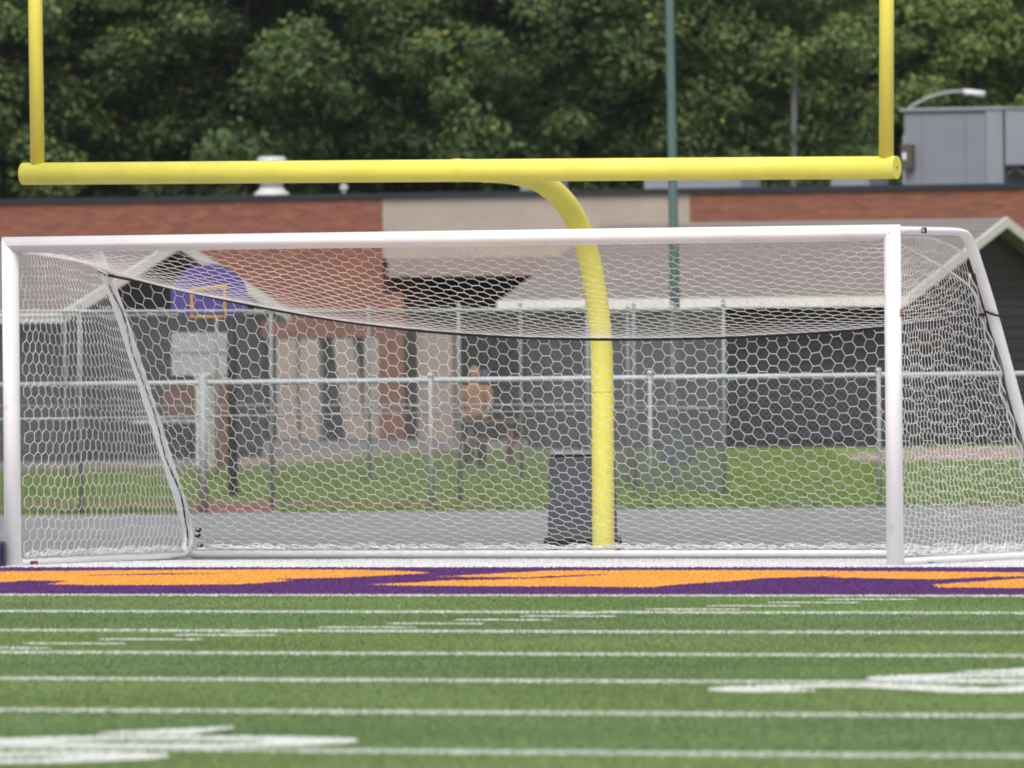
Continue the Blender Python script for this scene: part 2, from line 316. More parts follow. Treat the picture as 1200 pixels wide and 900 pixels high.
# turf fibres: standing blades, coloured as the turf they grow from
def inpoly(x, y, P):
    P = np.asarray(P); n = len(P); r = np.zeros(len(x), bool); j = n-1
    for i in range(n):
        xi, yi = P[i]; xj, yj = P[j]
        c = ((yi > y) != (yj > y)) & (x < (xj-xi)*(y-yi)/(yj-yi+1e-12)+xi); r ^= c; j = i
    return r
def segdist(x, y, a, b):
    a = np.array(a); b = np.array(b); d = b-a; L = d@d+1e-12
    t = np.clip(((x-a[0])*d[0]+(y-a[1])*d[1])/L, 0, 1)
    return np.hypot(x-a[0]-t*d[0], y-a[1]-t*d[1])
def fibre_field():
    f2 = _f[:2]; r2 = _r[:2]
    N = 760000
    D = 42+(90-42)*rng.random(N*2); D = D[rng.random(N*2) < (D*600/FPX+.7)/(90*600/FPX+.7)][:N]; N = len(D); lat = (rng.random(N)*2-1)*(D*600/FPX+0.7)
    x = CAM[0]+f2[0]*D+r2[0]*lat; y = CAM[1]+f2[1]*D+r2[1]*lat
    keep = (y < 2.6) & (y > -60); x = x[keep]; y = y[keep]
    ex, ey = [], []
    for k in range(2, 10):                 # denser along the painted lines
        yy = Yk(k); Dm = (yy-CAM[1])/math.cos(YAW); xc = CAM[0]-(yy-CAM[1])*math.tan(YAW)
        hw = (Dm*600/FPX+1.2)/math.cos(YAW)
        n = int(26000*.1*2*hw*.5); ex.append(xc+(rng.random(n)*2-1)*hw); ey.append(yy+(rng.random(n)*2-1)*.05)
    for (x0, x1, y0, y1) in hashes:
        n = 700; ex.append(x0+rng.random(n)*(x1-x0)); ey.append(y0+rng.random(n)*(y1-y0))
    for k in (6, 8):
        n = 26000; ex.append(15.4+rng.random(n)*2.2); ey.append(Yk(k)-1.7+rng.random(n)*4.5)
    x = np.concatenate([x]+ex); y = np.concatenate([y]+ey); n = len(x)
    # colour of the turf at each root
    kk = np.floor((YE-0.55-y)/4.572).astype(int); light = (kk % 2 == 0)
    c = np.where(light[:, None], np.array([.192, .272, .112]), np.array([.166, .250, .110]))
    patch = 0.5+0.5*np.sin(x*1.3+1.7*np.sin(y*.6))*np.sin(y*1.1+1.3*np.sin(x*.8))
    c = c*(0.90+0.2*patch)[:, None]
    brown = rng.random(n) < .10; c[brown] = c[brown]*np.array([1.25, 1.02, .9])
    h = 0.0125*(0.7+0.6*rng.random(n))
    ez = (y < YE) & (y > Yk(2)); c[ez] = np.array([.145, .060, .205])
    for P in LET: c[inpoly(x, y, P) & ez] = np.array([.76, .41, .10])
    c[inpoly(x, y, SLIT)] = np.array([.145, .060, .205])
    white = np.zeros(n, bool); hmk = np.zeros(n, bool)
    for k in range(2, 12): white |= np.abs(y-Yk(k)) < .05
    for (x0, x1, y0, y1) in hashes: hm_ = (x > x0) & (x < x1) & (y > y0) & (y < y1); white |= hm_; hmk |= hm_
    line = white.copy()
    for st3 in NUM:
        for st in st3:
            for a, b in zip(st[:-1], st[1:]): white |= segdist(x, y, a, b) < DS
    for P in ARR: white |= inpoly(x, y, P)
    end = y >= YE; white |= end
    h[line] = 0.0225*(0.55+0.6*rng.random(line.sum())); h[hmk] *= .75; h[white & ~line] *= 1.5
    h[end] *= .8
    c[white] = np.array([.68, .70, .66]); c[end] = np.array([.72, .71, .72])
    worn = white & line & (rng.random(n) < .25); c[worn] = np.array([.36, .43, .28])
    c *= (0.78+0.44*rng.random(n))[:, None]
    w = 0.0055*(0.7+0.6*rng.random(n)); an = rng.random(n)*2*math.pi
    base = np.stack([x, y, np.full(n, .010)], 1); side = np.stack([np.cos(an), np.sin(an), np.zeros(n)], 1)*w[:, None]
    tip = base+np.stack([(rng.random(n)-.5)*.016, (rng.random(n)-.5)*.016, h], 1)
    V = np.empty((n*3, 3), np.float32); V[0::3] = base-side; V[1::3] = base+side; V[2::3] = tip
    F = np.arange(n*3).reshape(-1, 3)
    o = np_mesh('turf_fibres', V, F, M['fibre'], field, np.repeat(c, 3, 0)); tag(o, kind='stuff')
fibre_field()

# asphalt track behind the end line, up to the low fence
track = struct(sheet('running_track', [G(-900, 118.5), G(2200, 120.8), (45, 2.7, 0), (-60, 2.7, 0)], 0.006, M['asphalt']))
e0, e1 = G(-900, 118.5), G(2200, 120.8)
sheet('sealed_strip', [(-45, 4.2, 0), (30, 4.2, 0), (*(G(2200, 105)[:2]),), (*(G(-900, 104)[:2]),)], 0.010, M['asphalt2'], track)
mb = MB()
def strip(a, b, wdt, z0, z1):
    a = np.array(a[:2]); b = np.array(b[:2]); d = (b-a)/np.linalg.norm(b-a); n = np.array([-d[1], d[0]])*wdt/2
    return [(*(a-n), z0), (*(b-n), z0), (*(b+n), z0), (*(a+n), z0), (*(a-n), z1), (*(b-n), z1), (*(b+n), z1), (*(a+n), z1)]
mb.hexa(strip(e0, e1, .18, -.05, .022)); mb.build('kerb', M['concrete'], track)
for DD in (112.5, 108.2):
    sheet('lane_line', [p[:2] for p in (G(-900, DD), G(2200, DD+2), G(2200, DD+2.12), G(-900, DD+.12))], 0.011, M['concrete'], track)
red = struct(sheet('red_path', [G(-300, 125.5), G(575, 126.0), G(565, 129.5), G(-300, 129.5)], 0.006, M['red']))
sheet('red_apron', [G(225, 119.6), G(322, 119.9), G(318, 125.2), G(228, 125.2)], 0.010, M['red'], red)
yard = struct(sheet('concrete_yard', [G(-500, 171), G(60, 173), G(280, 176), G(450, 203), G(620, 208), G(640, 232), G(300, 250), G(-500, 250)], 0.006, M['concrete']))
ed = [G(-500, 170.2), G(60, 172.2), G(280, 175.2), G(450, 202.0), G(620, 206.5)]
for a, b in zip(ed[:-1], ed[1:]):
    mb = MB(); mb.hexa(strip(a, b, 2.2 if a is ed[0] else 2.0, -.05, .03)); mb.build('path_edge', M['tan'], yard)
tanp = struct(sheet('tan_path', [G(965, 176.5), G(1120, 174), G(1900, 172), G(1900, 203), G(1090, 201), G(1010, 190)], 0.006, M['tan']))

# tufts of longer lawn grass in front of the low fence and buildings
def tufts():
    n = 90000
    D = 121+rng.random(n)**1.2*80; u = rng.random(n)*1350-75
    lat = (u-600)/FPX*D; x = CAM[0]+_f[0]*D+_r[0]*lat; y = CAM[1]+_f[1]*D+_r[1]*lat
    on = np.ones(n, bool)
    on &= ~((u < 575) & (D > 125.3) & (D < 129.8)); on &= ~((u > 222) & (u < 325) & (D < 125.6))
    edge = np.interp(u, [-75, 60, 280, 450, 620, 621, 960, 1000, 1500], [171, 172, 175, 201, 205, 210, 205, 176, 172]); on &= D < edge-1.2
    x = x[on]; y = y[on]; n = len(x)
    h = .05*(0.5+rng.random(n)); w = .012+.012*rng.random(n); an = rng.random(n)*6.283
    base = np.stack([x, y, np.zeros(n)], 1); side = np.stack([np.cos(an), np.sin(an), 0*an], 1)*w[:, None]
    tip = base+np.stack([(rng.random(n)-.5)*.05, (rng.random(n)-.5)*.05, h], 1)
    V = np.empty((n*3, 3)); V[0::3] = base-side; V[1::3] = base+side; V[2::3] = tip
    p = (.5+.5*np.sin(x*.7+np.sin(y*.3)*2)*np.sin(y*.5+x*.2))[:, None]
    c = np.array([.165, .26, .058])*(1-p)+np.array([.225, .275, .095])*p; c = c*(.7+.6*rng.random(n))[:, None]
    o = np_mesh('lawn_grass', V, np.arange(n*3).reshape(-1, 3), M['fibre'], None, np.repeat(c, 3, 0))
    tag(o, 'short green lawn grass between the track and the school buildings', 'grass', kind='stuff')
tufts()

# ================================================================== SCHOOL BUILDING (flat roof, brick and beige)
YF = 132.9
XW, X1, X2, XE = -92.0, -65.52, -58.56, -36.0       # brick | beige | brick
ZT, ZB, ZW = 4.98, 3.36, 2.14
sch = thing('school_building', 'long flat-roofed school building of red brick with beige panel and dark coping', 'building', (-62, YF, 0))
mb = MB(); wx0, wx1 = gy(302, 395, YF)[0], gy(446, 395, YF)[0]
mb.box(XW, wx0, YF, YF+.35, 0, ZT); mb.box(wx0, wx1, YF, YF+.35, ZW, ZT); mb.box(wx1, X1, YF, YF+.35, 0, ZT)
mb.box(X1-.35, X1, YF+.352, YF+2.2, 0, ZT-.3)
mb.build('brick_wall', M['brick'], sch)
mb = MB(); mb.box(X2, XE, YF, YF+.35, 0, ZT); mb.build('brick_wall', M['brick'], sch)
mb = MB(); mb.box(X1+.002, X2-.002, YF+.02, YF+.35, 3.74, ZT); mb.build('beige_panel', M['beige'], sch)
mb = MB(); mb.box(X1+.13, X2-.002, YF-.03, YF+.34, ZB, 3.738); mb.build('canopy_fascia', M['beige_dark'], sch)
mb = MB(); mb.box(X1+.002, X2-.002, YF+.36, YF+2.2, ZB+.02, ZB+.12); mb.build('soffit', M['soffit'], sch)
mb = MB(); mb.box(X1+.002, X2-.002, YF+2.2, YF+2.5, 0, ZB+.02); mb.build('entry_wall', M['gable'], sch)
mb = MB(); mb.box(XW-.1, XE+.1, YF-.06, YF+.42, ZT, ZT+.11); mb.build('coping', M['coping'], sch)
mb = MB(); mb.box(XW, XE, YF+.42, YF+26, ZT-.35, ZT-.2); mb.build('roof', M['roof_gravel'], sch)
mb = MB(); mb.box(XW, XE, YF+25.6, YF+26, 0, ZT-.36); mb.box(XW, XW+.35, YF+.36, YF+25.59, 0, ZT-.36); mb.box(XE-.35, XE, YF+.36, YF+25.59, 0, ZT-.36); mb.build('rear_walls', M['brick'], sch)
# storefront: dark panes between beige panels
pan = [(323, 347, 0), (351, 373, 0), (389, 412, 16), (426, 444, 0)]
win = MB().box(wx0+.002, wx1-.002, YF+.26, YF+.30, .02, ZW-.002).build('window', M['frame_dark'], sch)
xs = [wx0+.02]
for (a, b, ln) in pan:
    xa, xb = gy(a, 450, YF)[0], gy(b, 450, YF)[0]; k = ln*.018
    mb = MB(); mb.hexa([(xa+k, YF+.03, .03), (xb+k, YF+.03, .03), (xb+k, YF+.24, .03), (xa+k, YF+.24, .03), (xa, YF+.03, ZW-.004), (xb, YF+.03, ZW-.004), (xb, YF+.24, ZW-.004), (xa, YF+.24, ZW-.004)])
    mb.build('beige_pilaster', M['beige'], sch)
    xs += [xa, xb]
xs.append(wx1-.02)
for i in range(0, len(xs), 2):
    if xs[i+1]-xs[i] > .1:
        MB().box(xs[i]+.02, xs[i+1]-.02, YF+.245, YF+.258, .75, ZW-.08).build('pane', M['glass'], win)
        MB().box(xs[i]+.02, xs[i+1]-.02, YF+.245, YF+.258, .08, .68).build('pane', M['glass'], win)
# piers in the entry recess
xa, xb = gy(489, 450, YF+.4)[0], gy(530, 450, YF+.4)[0]
MB().box(xa, xb, YF+.4, YF+.7, 0, 2.22).build('entry_pier', M['beige'], sch)
xa, xb = gy(446, 450, YF-.02)[0], gy(474, 450, YF-.02)[0]
MB().box(xa+.02, xb, YF-.05, YF-.004, 0, ZB-.35).build('brick_pier', M['brick'], sch)
for (u0, u1) in ((478, 486), (545, 585), (590, 640), (645, 700)):
    xa, xb = gy(u0, 450, YF+2.1)[0], gy(u1, 450, YF+2.1)[0]
    MB().box(xa, xb, YF+2.1, YF+2.19, .1, 2.4).build('entry_pane', M['glass'], sch)

# rooftop equipment (stands on the roof: things of their own)
ZR = ZT-.2
hv = thing('rooftop_air_handler', 'big grey rooftop air handling unit above the brick parapet at right', 'air handler', (-51, YF+3, ZR))
YH = YF+2.0
def hx(u): return gy(u, 170, YH)[0]
def hz(u, v): return gy(u, v, YH)[2]
zb, zt = ZR+.25, hz(1100, 129)
MB().box(hx(1057)+.05, hx(1420), YH+.05, YH+2.2, ZR+.0, zb-.002).build('base_rail', M['hvac_dark'], hv)
edges = [1059, 1080, 1131, 1155]
for a, b in zip(edges[:-1], edges[1:]):
    MB().box(hx(a)+.004, hx(b)-.004, YH+.02, YH+.041, zb+.07, zt-.07).build('panel', M['hvac'], hv, bevel=.008)
MB().box(hx(1057)+.03, hx(1176)-.02, YH+.042, YH+2.2, zb, zt-.02).build('cabinet', M['hvac'], hv, bevel=.02)
MB().box(hx(1155)+.006, hx(1176), YH-.02, YH+.04, zb, zt-.03).build('corner_panel', M['hvac_light'], hv, bevel=.03)
MB().box(hx(1055), hx(1178), YH-.04, YH+2.25, zt-.02, zt+.05).build('top_cap', M['hvac_light'], hv, bevel=.01)
MB().box(hx(1059)+.01, hx(1155)-.01, YH-.012, YH+.03, zb, zb+.065).build('bottom_rail', M['hvac_light'], hv)
MB().box(hx(1181), hx(1420), YH-.15, YH+2.1, zb+.45, zt-.01).build('condenser_section', M['hvac_light'], hv, bevel=.02)
MB().box(hx(1179), hx(1424), YH-.18, YH+2.15, zt-.008, zt+.03).build('section_cap', M['hvac_light'], hv)
for (ua, va, ub, vb) in ((1180, 188, 1200, 204), (1200, 190, 1182, 204), (1240, 186, 1240, 206), (1320, 186, 1320, 206)):
    MB().tube([gy(ua, va, YH-.05), gy(ub, vb, YH-.05)], .035, 6).build('support_strut', M['hvac_dark'], hv)
bx = MB().box(hx(1059), hx(1072), YH-.16, YH-.004, hz(1065, 198), hz(1065, 169)).build('switch_box', M['brown_box'], hv, bevel=.01)
MB().box(hx(1061.5), hx(1065.5), YH-.172, YH-.162, hz(1065, 187), hz(1065, 179)).build('switch_label', M['sign_white'], bx)

yv = YF+3.0; p = gy(318.5, 226, yv); zt0 = gy(318, 184, yv)[2]
vt = thing('roof_vent', 'white round roof vent with cap standing on the flat roof', 'roof vent', (p[0], yv, ZR))
MB().lathe([(.40, 0), (.40, .34), (.35, .40), (.27, .46), (.25, .5)], (p[0], yv, ZR), 24).build('base', M['vent_white'], vt, smooth=True)
MB().lathe([(.24, .498), (.24, zt0-ZR-.2)], (p[0], yv, ZR), 24).build('stack', M['vent_white'], vt, smooth=True)
MB().lathe([(.27, zt0-ZR-.2), (.31, zt0-ZR-.14), (.31, zt0-ZR-.05), (.27, zt0-ZR), (.10, zt0-ZR+.01)], (p[0], yv, ZR), 24).build('cap', M['vent_white'], vt, smooth=True)
MB().lathe([(.405, .17), (.42, .18), (.42, .2), (.405, .21)], (p[0], yv, ZR), 24).build('band', M['coping'], vt)
p = gy(403, 222, yv)
pv = thing('plumbing_vent', 'tiny white vent pipe on the roof edge above the brick', 'vent pipe', (p[0], yv, ZR))
MB().tube([(p[0], yv, ZR), (p[0], yv, p[2])], .035, 8).build('pipe', M['vent_white'], pv)
MB().lathe([(.05, 0), (.085, .02), (.085, .1), (.04, .13)], (p[0], yv, p[2]-.02), 10).build('cap', M['vent_white'], pv)
for (u0, u1, v, lb) in ((610, 641, 214, 'small white skylight curb on the roof behind the gooseneck'), (755, 868, 211.5, 'long white skylight curb on the roof beside the green pole'), (974, 1018, 207.5, 'white skylight curb on the roof left of the air handler')):
    xa, xb = gy(u0, v, yv)[0], gy(u1, v, yv)[0]; zt1 = gy(.5*(u0+u1), v, yv)[2]+.12
    sk = thing('skylight', lb, 'skylight', (.5*(xa+xb), yv, ZR), 'skylights on the flat roof')
    MB().box(xa, xb, yv, yv+1.0, ZR, zt1-.05).build('curb', M['hvac_light'], sk)
    MB().box(xa-.03, xb+.03, yv-.03, yv+1.03, zt1-.048, zt1).build('lid', M['vent_white'], sk, bevel=.02)

# ================================================================== GABLED OUTBUILDINGS
def siding(par, x0, x1, y, z0, z1, m, face='y', step=.2, name='siding_board', clip=None):
    """lap boards on a wall facing -Y (face y) or +X (face x); clip(z) narrows the run inside a gable"""
    z = z0
    while z < z1-.02:
        a, b = x0, x1; zt = min(z+step, z1)
        if clip: a, b = clip(zt)
        if b-a > .05:
            mb = MB(); t0, t1 = .030, .012
            if face == 'y': mb.hexa([(a, y-t0, z), (b, y-t0, z), (b, y-.001, z), (a, y-.001, z), (a, y-t1, zt-.004), (b, y-t1, zt-.004), (b, y-.001, zt-.004), (a, y-.001, zt-.004)])
            else: mb.hexa([(y+.001, a, z), (y+t0, a, z), (y+t0, b, z), (y+.001, b, z), (y+.001, a, zt-.004), (y+t1, a, zt-.004), (y+t1, b, zt-.004), (y+.001, b, zt-.004)])
            mb.build(name, m, par)
        z += step
def gabled(label, xw, xe, y0, wd, ze, zr, wall_m, gable_m, ov=.35, eave=.45):
    """ridge along X; xw..xe are the rake ends, y0 the front eave"""
    b = thing('gabled_building', label, 'building', ((xw+xe)/2, y0+wd/2, 0))
    yr = y0+wd/2; s = (zr-ze)/(wd/2)
    wy0 = y0+eave; wy1 = y0+wd-eave; wx0_, wx1_ = xw+ov, xe-ov; zw = ze+s*eave-.16
    MB().box(wx0_, wx1_, wy0, wy1, 0, zw).build('wall', wall_m, b)
    for x in (wx0_+.001, wx1_-.201):
        mb = MB(); mb.add([(x, wy0, zw+.001), (x+.2, wy0, zw+.001), (x+.2, wy1, zw+.001), (x, wy1, zw+.001), (x, yr, zr-.17), (x+.2, yr, zr-.17)],
               [(0, 1, 2, 3), (0, 4, 5, 1), (3, 2, 5, 4), (0, 3, 4), (1, 5, 2)])
        mb.build('gable_wall', gable_m, b)
    th = .10
    for sgn in (-1, 1):
        ye_ = yr+sgn*wd/2; mb = MB()
        mb.hexa([(xw, ye_, ze-th), (xe, ye_, ze-th), (xe, yr-sgn*0, zr-th), (xw, yr, zr-th), (xw, ye_, ze), (xe, ye_, ze), (xe, yr, zr), (xw, yr, zr)])
        rf = mb.build('roof_slope', M['shingle'], b)
        # courses of shingles, each a slightly raised band
        L = math.hypot(wd/2, zr-ze); ncr = int(L/.28); nz = np.array([0, sgn*(zr-ze)/L, (wd/2)/L])
        for i in range(ncr):
            a0 = i/ncr; a1 = (i+.96)/ncr
            q0 = np.array([0, ye_+(yr-ye_)*a0, ze+(zr-ze)*a0]); q1 = np.array([0, ye_+(yr-ye_)*a1, ze+(zr-ze)*a1])
            mb = MB(); X0 = np.array([xw, 0, 0]); X1_ = np.array([xe, 0, 0])
            mb.hexa([X0+q0+nz*.003, X1_+q0+nz*.003, X1_+q1+nz*.003, X0+q1+nz*.003, X0+q0+nz*.022, X1_+q0+nz*.022, X1_+q1+nz*.010, X0+q1+nz*.010])
            mb.build('shingle_course', M['shingle'], rf)
        MB().box(xw-.01, xe+.01, min(ye_, ye_+sgn*.03), max(ye_, ye_+sgn*.03), ze-.17, ze+.012).build('fascia', M['trim'], b)
        for x in (xw, xe):
            sx = -1 if x == xw else 1
            RK = .03 if sx > 0 else -.02
            mb = MB(); xa, xb = (x+.001*sx, x+.04*sx)
            lo, hi = min(xa, xb), max(xa, xb)
            mb.hexa([(lo, ye_, ze-.16), (hi, ye_, ze-.16), (hi, yr, zr-.16), (lo, yr, zr-.16), (lo, ye_, ze+RK), (hi, ye_, ze+RK), (hi, yr, zr+RK), (lo, yr, zr+RK)])
            mb.build('rake_board', M['trim'], b)
    # lap siding on the two walls one sees
    siding(b, wx0_, wx1_, wy0, .15, zw, wall_m)
    siding(b, wy0, wy1, wx1_, .15, zw, wall_m, face='x')
    def cl(z):
        d = max((zr-.17-z)/s, 0); return max(wy0, yr-d), min(wy1, yr+d)
    siding(b, 0, 0, wx1_, zw+.004, zr-.2, gable_m, face='x', clip=cl)
    return b, (wx0_, wx1_, wy0, wy1, zw)
gb, (gx0, gx1, gy0, gy1, gzw) = gabled('dark slate gabled outbuilding with long taupe shingle roof and white fascia', -51.95, -43.85, 109.97, 9.2, 2.70, 4.14, M['siding'], M['gable'])
# grey doors seen through the tall fence
for (u0, u1) in ((640, 690), (752, 800)):
    xa, xb = gy(u0, 450, gy0)[0], gy(u1, 450, gy0)[0]
    MB().box(xa, xb, gy0-.06, gy0-.034, .05, 2.05).build('door', M['siding_l'], gb)
lb_, (lx0, lx1, ly0, ly1, lzw) = gabled('grey gabled outbuilding with white rake trim behind the basketball hoop', -66.0, -49.62, 88.43, 8.3, 2.46, 3.68, M['siding_l'], M['gable'], ov=.30)
# white notice board and door on its gable end
p0, p1 = gx(199, 440, lx1), gx(262, 388, lx1)
wb = MB().box(lx1+.032, lx1+.08, p0[1], p1[1], p0[2], p1[2]-.02).build('notice_board', M['sign_white'], lb_)
MB().box(lx1+.0805, lx1+.086, p0[1]+.03, p1[1]-.03, (p0[2]+p1[2])/2-.012, (p0[2]+p1[2])/2+.012).build('board_rail', M['galv_dull'], wb)
q0, q1 = gx(160, 540, lx1), gx(231, 496, lx1)
MB().box(lx1+.032, lx1+.06, q0[1], q1[1], .05, q1[2]).build('dark_panel', M['gable'], lb_)
MB().box(lx1+.032, lx1+.30, q0[1]-.2, q1[1]+.1, q1[2]+.01, q1[2]+.08).build('white_ledge', M['trim'], lb_)
q0, q1 = gx(188, 490, lx1), gx(231, 446, lx1)
MB().box(lx1+.032, lx1+.07, q0[1], q1[1], q1[2]-.58, q1[2]).build('brick_panel', M['brick_y'], lb_)
p = G(240, 171.5); zt2 = at(240, 441, 171.5)[2]
wp = thing('white_post', 'thick white painted post beside the brick pier near the hoop', 'post', p)
mb = MB().box(p[0]-.11, p[0]+.11, p[1]-.11, p[1]+.11, 0, zt2); mb.build('shaft', M['trim'], wp, bevel=.01)
MB().box(p[0]-.14, p[0]+.14, p[1]-.14, p[1]+.14, zt2+.001, zt2+.05).build('cap', M['trim'], wp)
p = G(262, 172.5); zt2 = at(262, 445, 172.5)[2]
bp_ = thing('brick_pier', 'short reddish brick pier beside the white post', 'pier', p)
MB().box(p[0]-.14, p[0]+.14, p[1]-.14, p[1]+.14, 0, zt2).build('shaft', M['brick'], bp_)
MB().box(p[0]-.17, p[0]+.17, p[1]-.17, p[1]+.17, zt2+.001, zt2+.06).build('cap', M['beige'], bp_)

# ================================================================== FENCES
def chain_mesh(p0, p1, z0, z1, r, name, m, parent, pitch=.066):
    a = np.array(p0[:2]); b = np.array(p1[:2]); L = np.linalg.norm(b-a); d = (b-a)/L; nrm = np.array([-d[1], d[0]])
    H = z1-z0; segs = []
    for sg in (1, -1):
        t = -H
        while t < L+H:
            # line s = t + sg*(z)  for z in 0..H, clipped to 0..L
            za, zb_ = 0., H; sa, sb = (t, t+H) if sg > 0 else (t+H, t)
            def clip(sa, za, sb, zb_):
                if sa > sb: sa, za, sb, zb_ = sb, zb_, sa, za
                if sb <= 0 or sa >= L: return None
                if sa < 0: za += (0-sa)/(sb-sa)*(zb_-za); sa = 0
                if sb > L: zb_ -= (sb-L)/(sb-sa)*(zb_-za); sb = L
                return sa, za, sb, zb_
            c = clip(sa, za, sb, zb_)
            if c and c[2]-c[0] > .01:
                off = nrm*.0035*sg
                segs.append((np.array([*(a+d*c[0]+off), z0+c[1]]), np.array([*(a+d*c[2]+off), z0+c[3]])))
            t += pitch
    P = np.array([s[0] for s in segs]); Q = np.array([s[1] for s in segs])
    return edges_mesh(P, Q, r, name, m, parent, 3)
def edges_mesh(P, Q, r, name, m, parent, n=4, smooth=True):
    t = Q-P; L = np.linalg.norm(t, axis=1, keepdims=True); ok = L[:, 0] > 1e-4; P = P[ok]; Q = Q[ok]; t = t[ok]/L[ok]
    ref = np.where(np.abs(t[:, 2:3]) < .9, np.array([[0, 0, 1.]]), np.array([[1., 0, 0]]))
    A = np.cross(t, ref); A /= np.linalg.norm(A, axis=1, keepdims=True); B = np.cross(A, t)
    k = len(P); V = np.empty((k, 2*n, 3)); F = np.empty((k, n, 4), int); base = np.arange(k)*2*n
    for j in range(n):
        an = 2*math.pi*j/n; off = (A*math.cos(an)+B*math.sin(an))*r
        V[:, j] = P+off; V[:, n+j] = Q+off
        F[:, j] = np.stack([base+j, base+(j+1) % n, base+n+(j+1) % n, base+n+j], 1)
    return np_mesh(name, V.reshape(-1, 3), F.reshape(-1, 4), m, parent, smooth=smooth)

# low fence
lf = thing('low_chain_link_fence', 'low galvanised chain-link fence with bright top rail along the track edge', 'fence', G(500, 120.3))
F0, F1 = G(-240, 120.0), G(1840, 120.9)
ZL = 1.385
def lerp(a, b, t): return np.array(a)*(1-t)+np.array(b)*t
chain_mesh(F0, F1, .03, ZL-.01, .0019, 'chain_link', M['wire'], lf)
za = lambda t: ZL-.02+.05*t
MB().tube([(*F0[:2], za(0)), (*F1[:2], za(1))], .030, 10).build('top_rail', M['galv'], lf, smooth=True)
for u in (-297, -30, 237, 503, 760, 1028, 1295, 1562, 1830):
    t = (u+240)/2080.
    if t < 0 or t > 1: continue
    q = lerp(F0, F1, t); z = za(t)
    po = MB().tube([(q[0], q[1]-.05, 0), (q[0], q[1]-.05, z+.045)], .046 if u == 237 else .024, 10).build('post', M['galv_post'], lf, smooth=True)
    MB().lathe([(.032, 0), (.034, .02), (.02, .035), (.008, .04)], (q[0], q[1]-.05, z+.04), 10).build('post_cap', M['galv'], po)
MB().tube([(*F0[:2], .06), (*F1[:2], .06)], .005, 5).build('tension_wire', M['wire'], lf)
# tall fence, near run, far run and the return between them
def tall(label, posts, ztop, zmid, wr, thick):
    f = thing('tall_chain_link_fence', label, 'fence', posts[0], 'tall chain-link fences of the play yard')
    a, b = posts[0], posts[-1]
    chain_mesh(a, b, .05, ztop, wr, 'chain_link', M['wire'], f)
    MB().tube([(*a[:2], ztop), (*b[:2], ztop)], thick*.85, 8).build('top_rail', M['galv'], f, smooth=True)
    MB().tube([(*a[:2], zmid), (*b[:2], zmid)], thick*.62, 8).build('middle_rail', M['galv'], f, smooth=True)
    for q in posts:
        po = MB().tube([(q[0], q[1]-.045, 0), (q[0], q[1]-.045, ztop+.05)], thick*1.25, 10).build('post', M['galv_dull'], f, smooth=True)
        MB().lathe([(thick*1.35, 0), (thick*1.35, .02), (.01, .05)], (q[0], q[1]-.045, ztop+.045), 8).build('post_cap', M['galv_dull'], po)
    return f
dA = lambda u: 119.5+(u)*(130.5-119.5)/850
tall('tall galvanised chain-link fence standing just behind the low fence', [G(u, dA(u)) for u in (-350, -128, 96, 320, 540, 745, 850)], 2.14, 1.015, .0019, .0185)
dB = lambda u: 163-u*15/690
tall('farther tall chain-link fence in front of the brick entrance', [G(u, dB(u)) for u in (-280, -100, 78, 256, 434, 612, 690)], 2.27, 1.015, .0019, .0185)
tall('short return of tall chain-link fence left of the dark outbuilding wall', [G(850, 130.6), G(790, 137.), G(738, 142.5), G(691, 147.9)], 2.18, 1.015, .0013, .019)

# ================================================================== BASKETBALL HOOP
p = G(272, 134.0); px_, py_ = p[0], p[1]
hp = thing('basketball_hoop', 'purple fan-shaped basketball backboard with orange square on black pole', 'basketball hoop', p)
DH = 133.0
MB().tube([(px_, py_, 0), (px_, py_, at(272, 372, 134)[2]+.25)], .058, 12).build('pole', M['black_metal'], hp, smooth=True)
MB().tube([(px_, py_, at(272, 372, 134)[2]+.2), (*at(250, 345, DH)[:2], at(250, 345, DH)[2])], .035, 8).build('arm', M['black_metal'], hp)
cu = 245.5
outline = [(201, 366), (200, 340), (207, 325), (219, 315), (233, 310), (247, 309), (262, 312), (276, 320), (286, 331), (291, 345), (291, 366), (270, 372), (222, 372)]
fr = [at(u, v, DH) for u, v in outline]; bk = [q+_f*.045 for q in fr]; n = len(fr)
mb = MB(); mb.add(fr+bk, [tuple(range(n)), tuple(range(2*n-1, n-1, -1))]+[(i, i+n, (i+1) % n+n, (i+1) % n) for i in range(n)])
bb = mb.build('backboard', M['purple'], hp)
for (a, b) in (((224, 340), (266, 336)), ((224, 340), (225, 370)), ((263, 337), (264, 369))):
    MB().tube([at(*a, DH)-_f*.006, at(*b, DH)-_f*.006], .018, 4).build('target_stripe', M['orange'], bb)
rc = at(243, 371.5, DH-.32); mb = MB()
mb.tube([rc+_r*.21*math.cos(t)+_f*.21*math.sin(t) for t in np.linspace(0, 2*math.pi, 25)], .016, 6, caps=False); mb.build('rim', M['orange'], hp, smooth=True)
MB().tube([rc+_f*.21, at(243, 371.5, DH)], .025, 6).build('rim_bracket', M['orange'], hp)

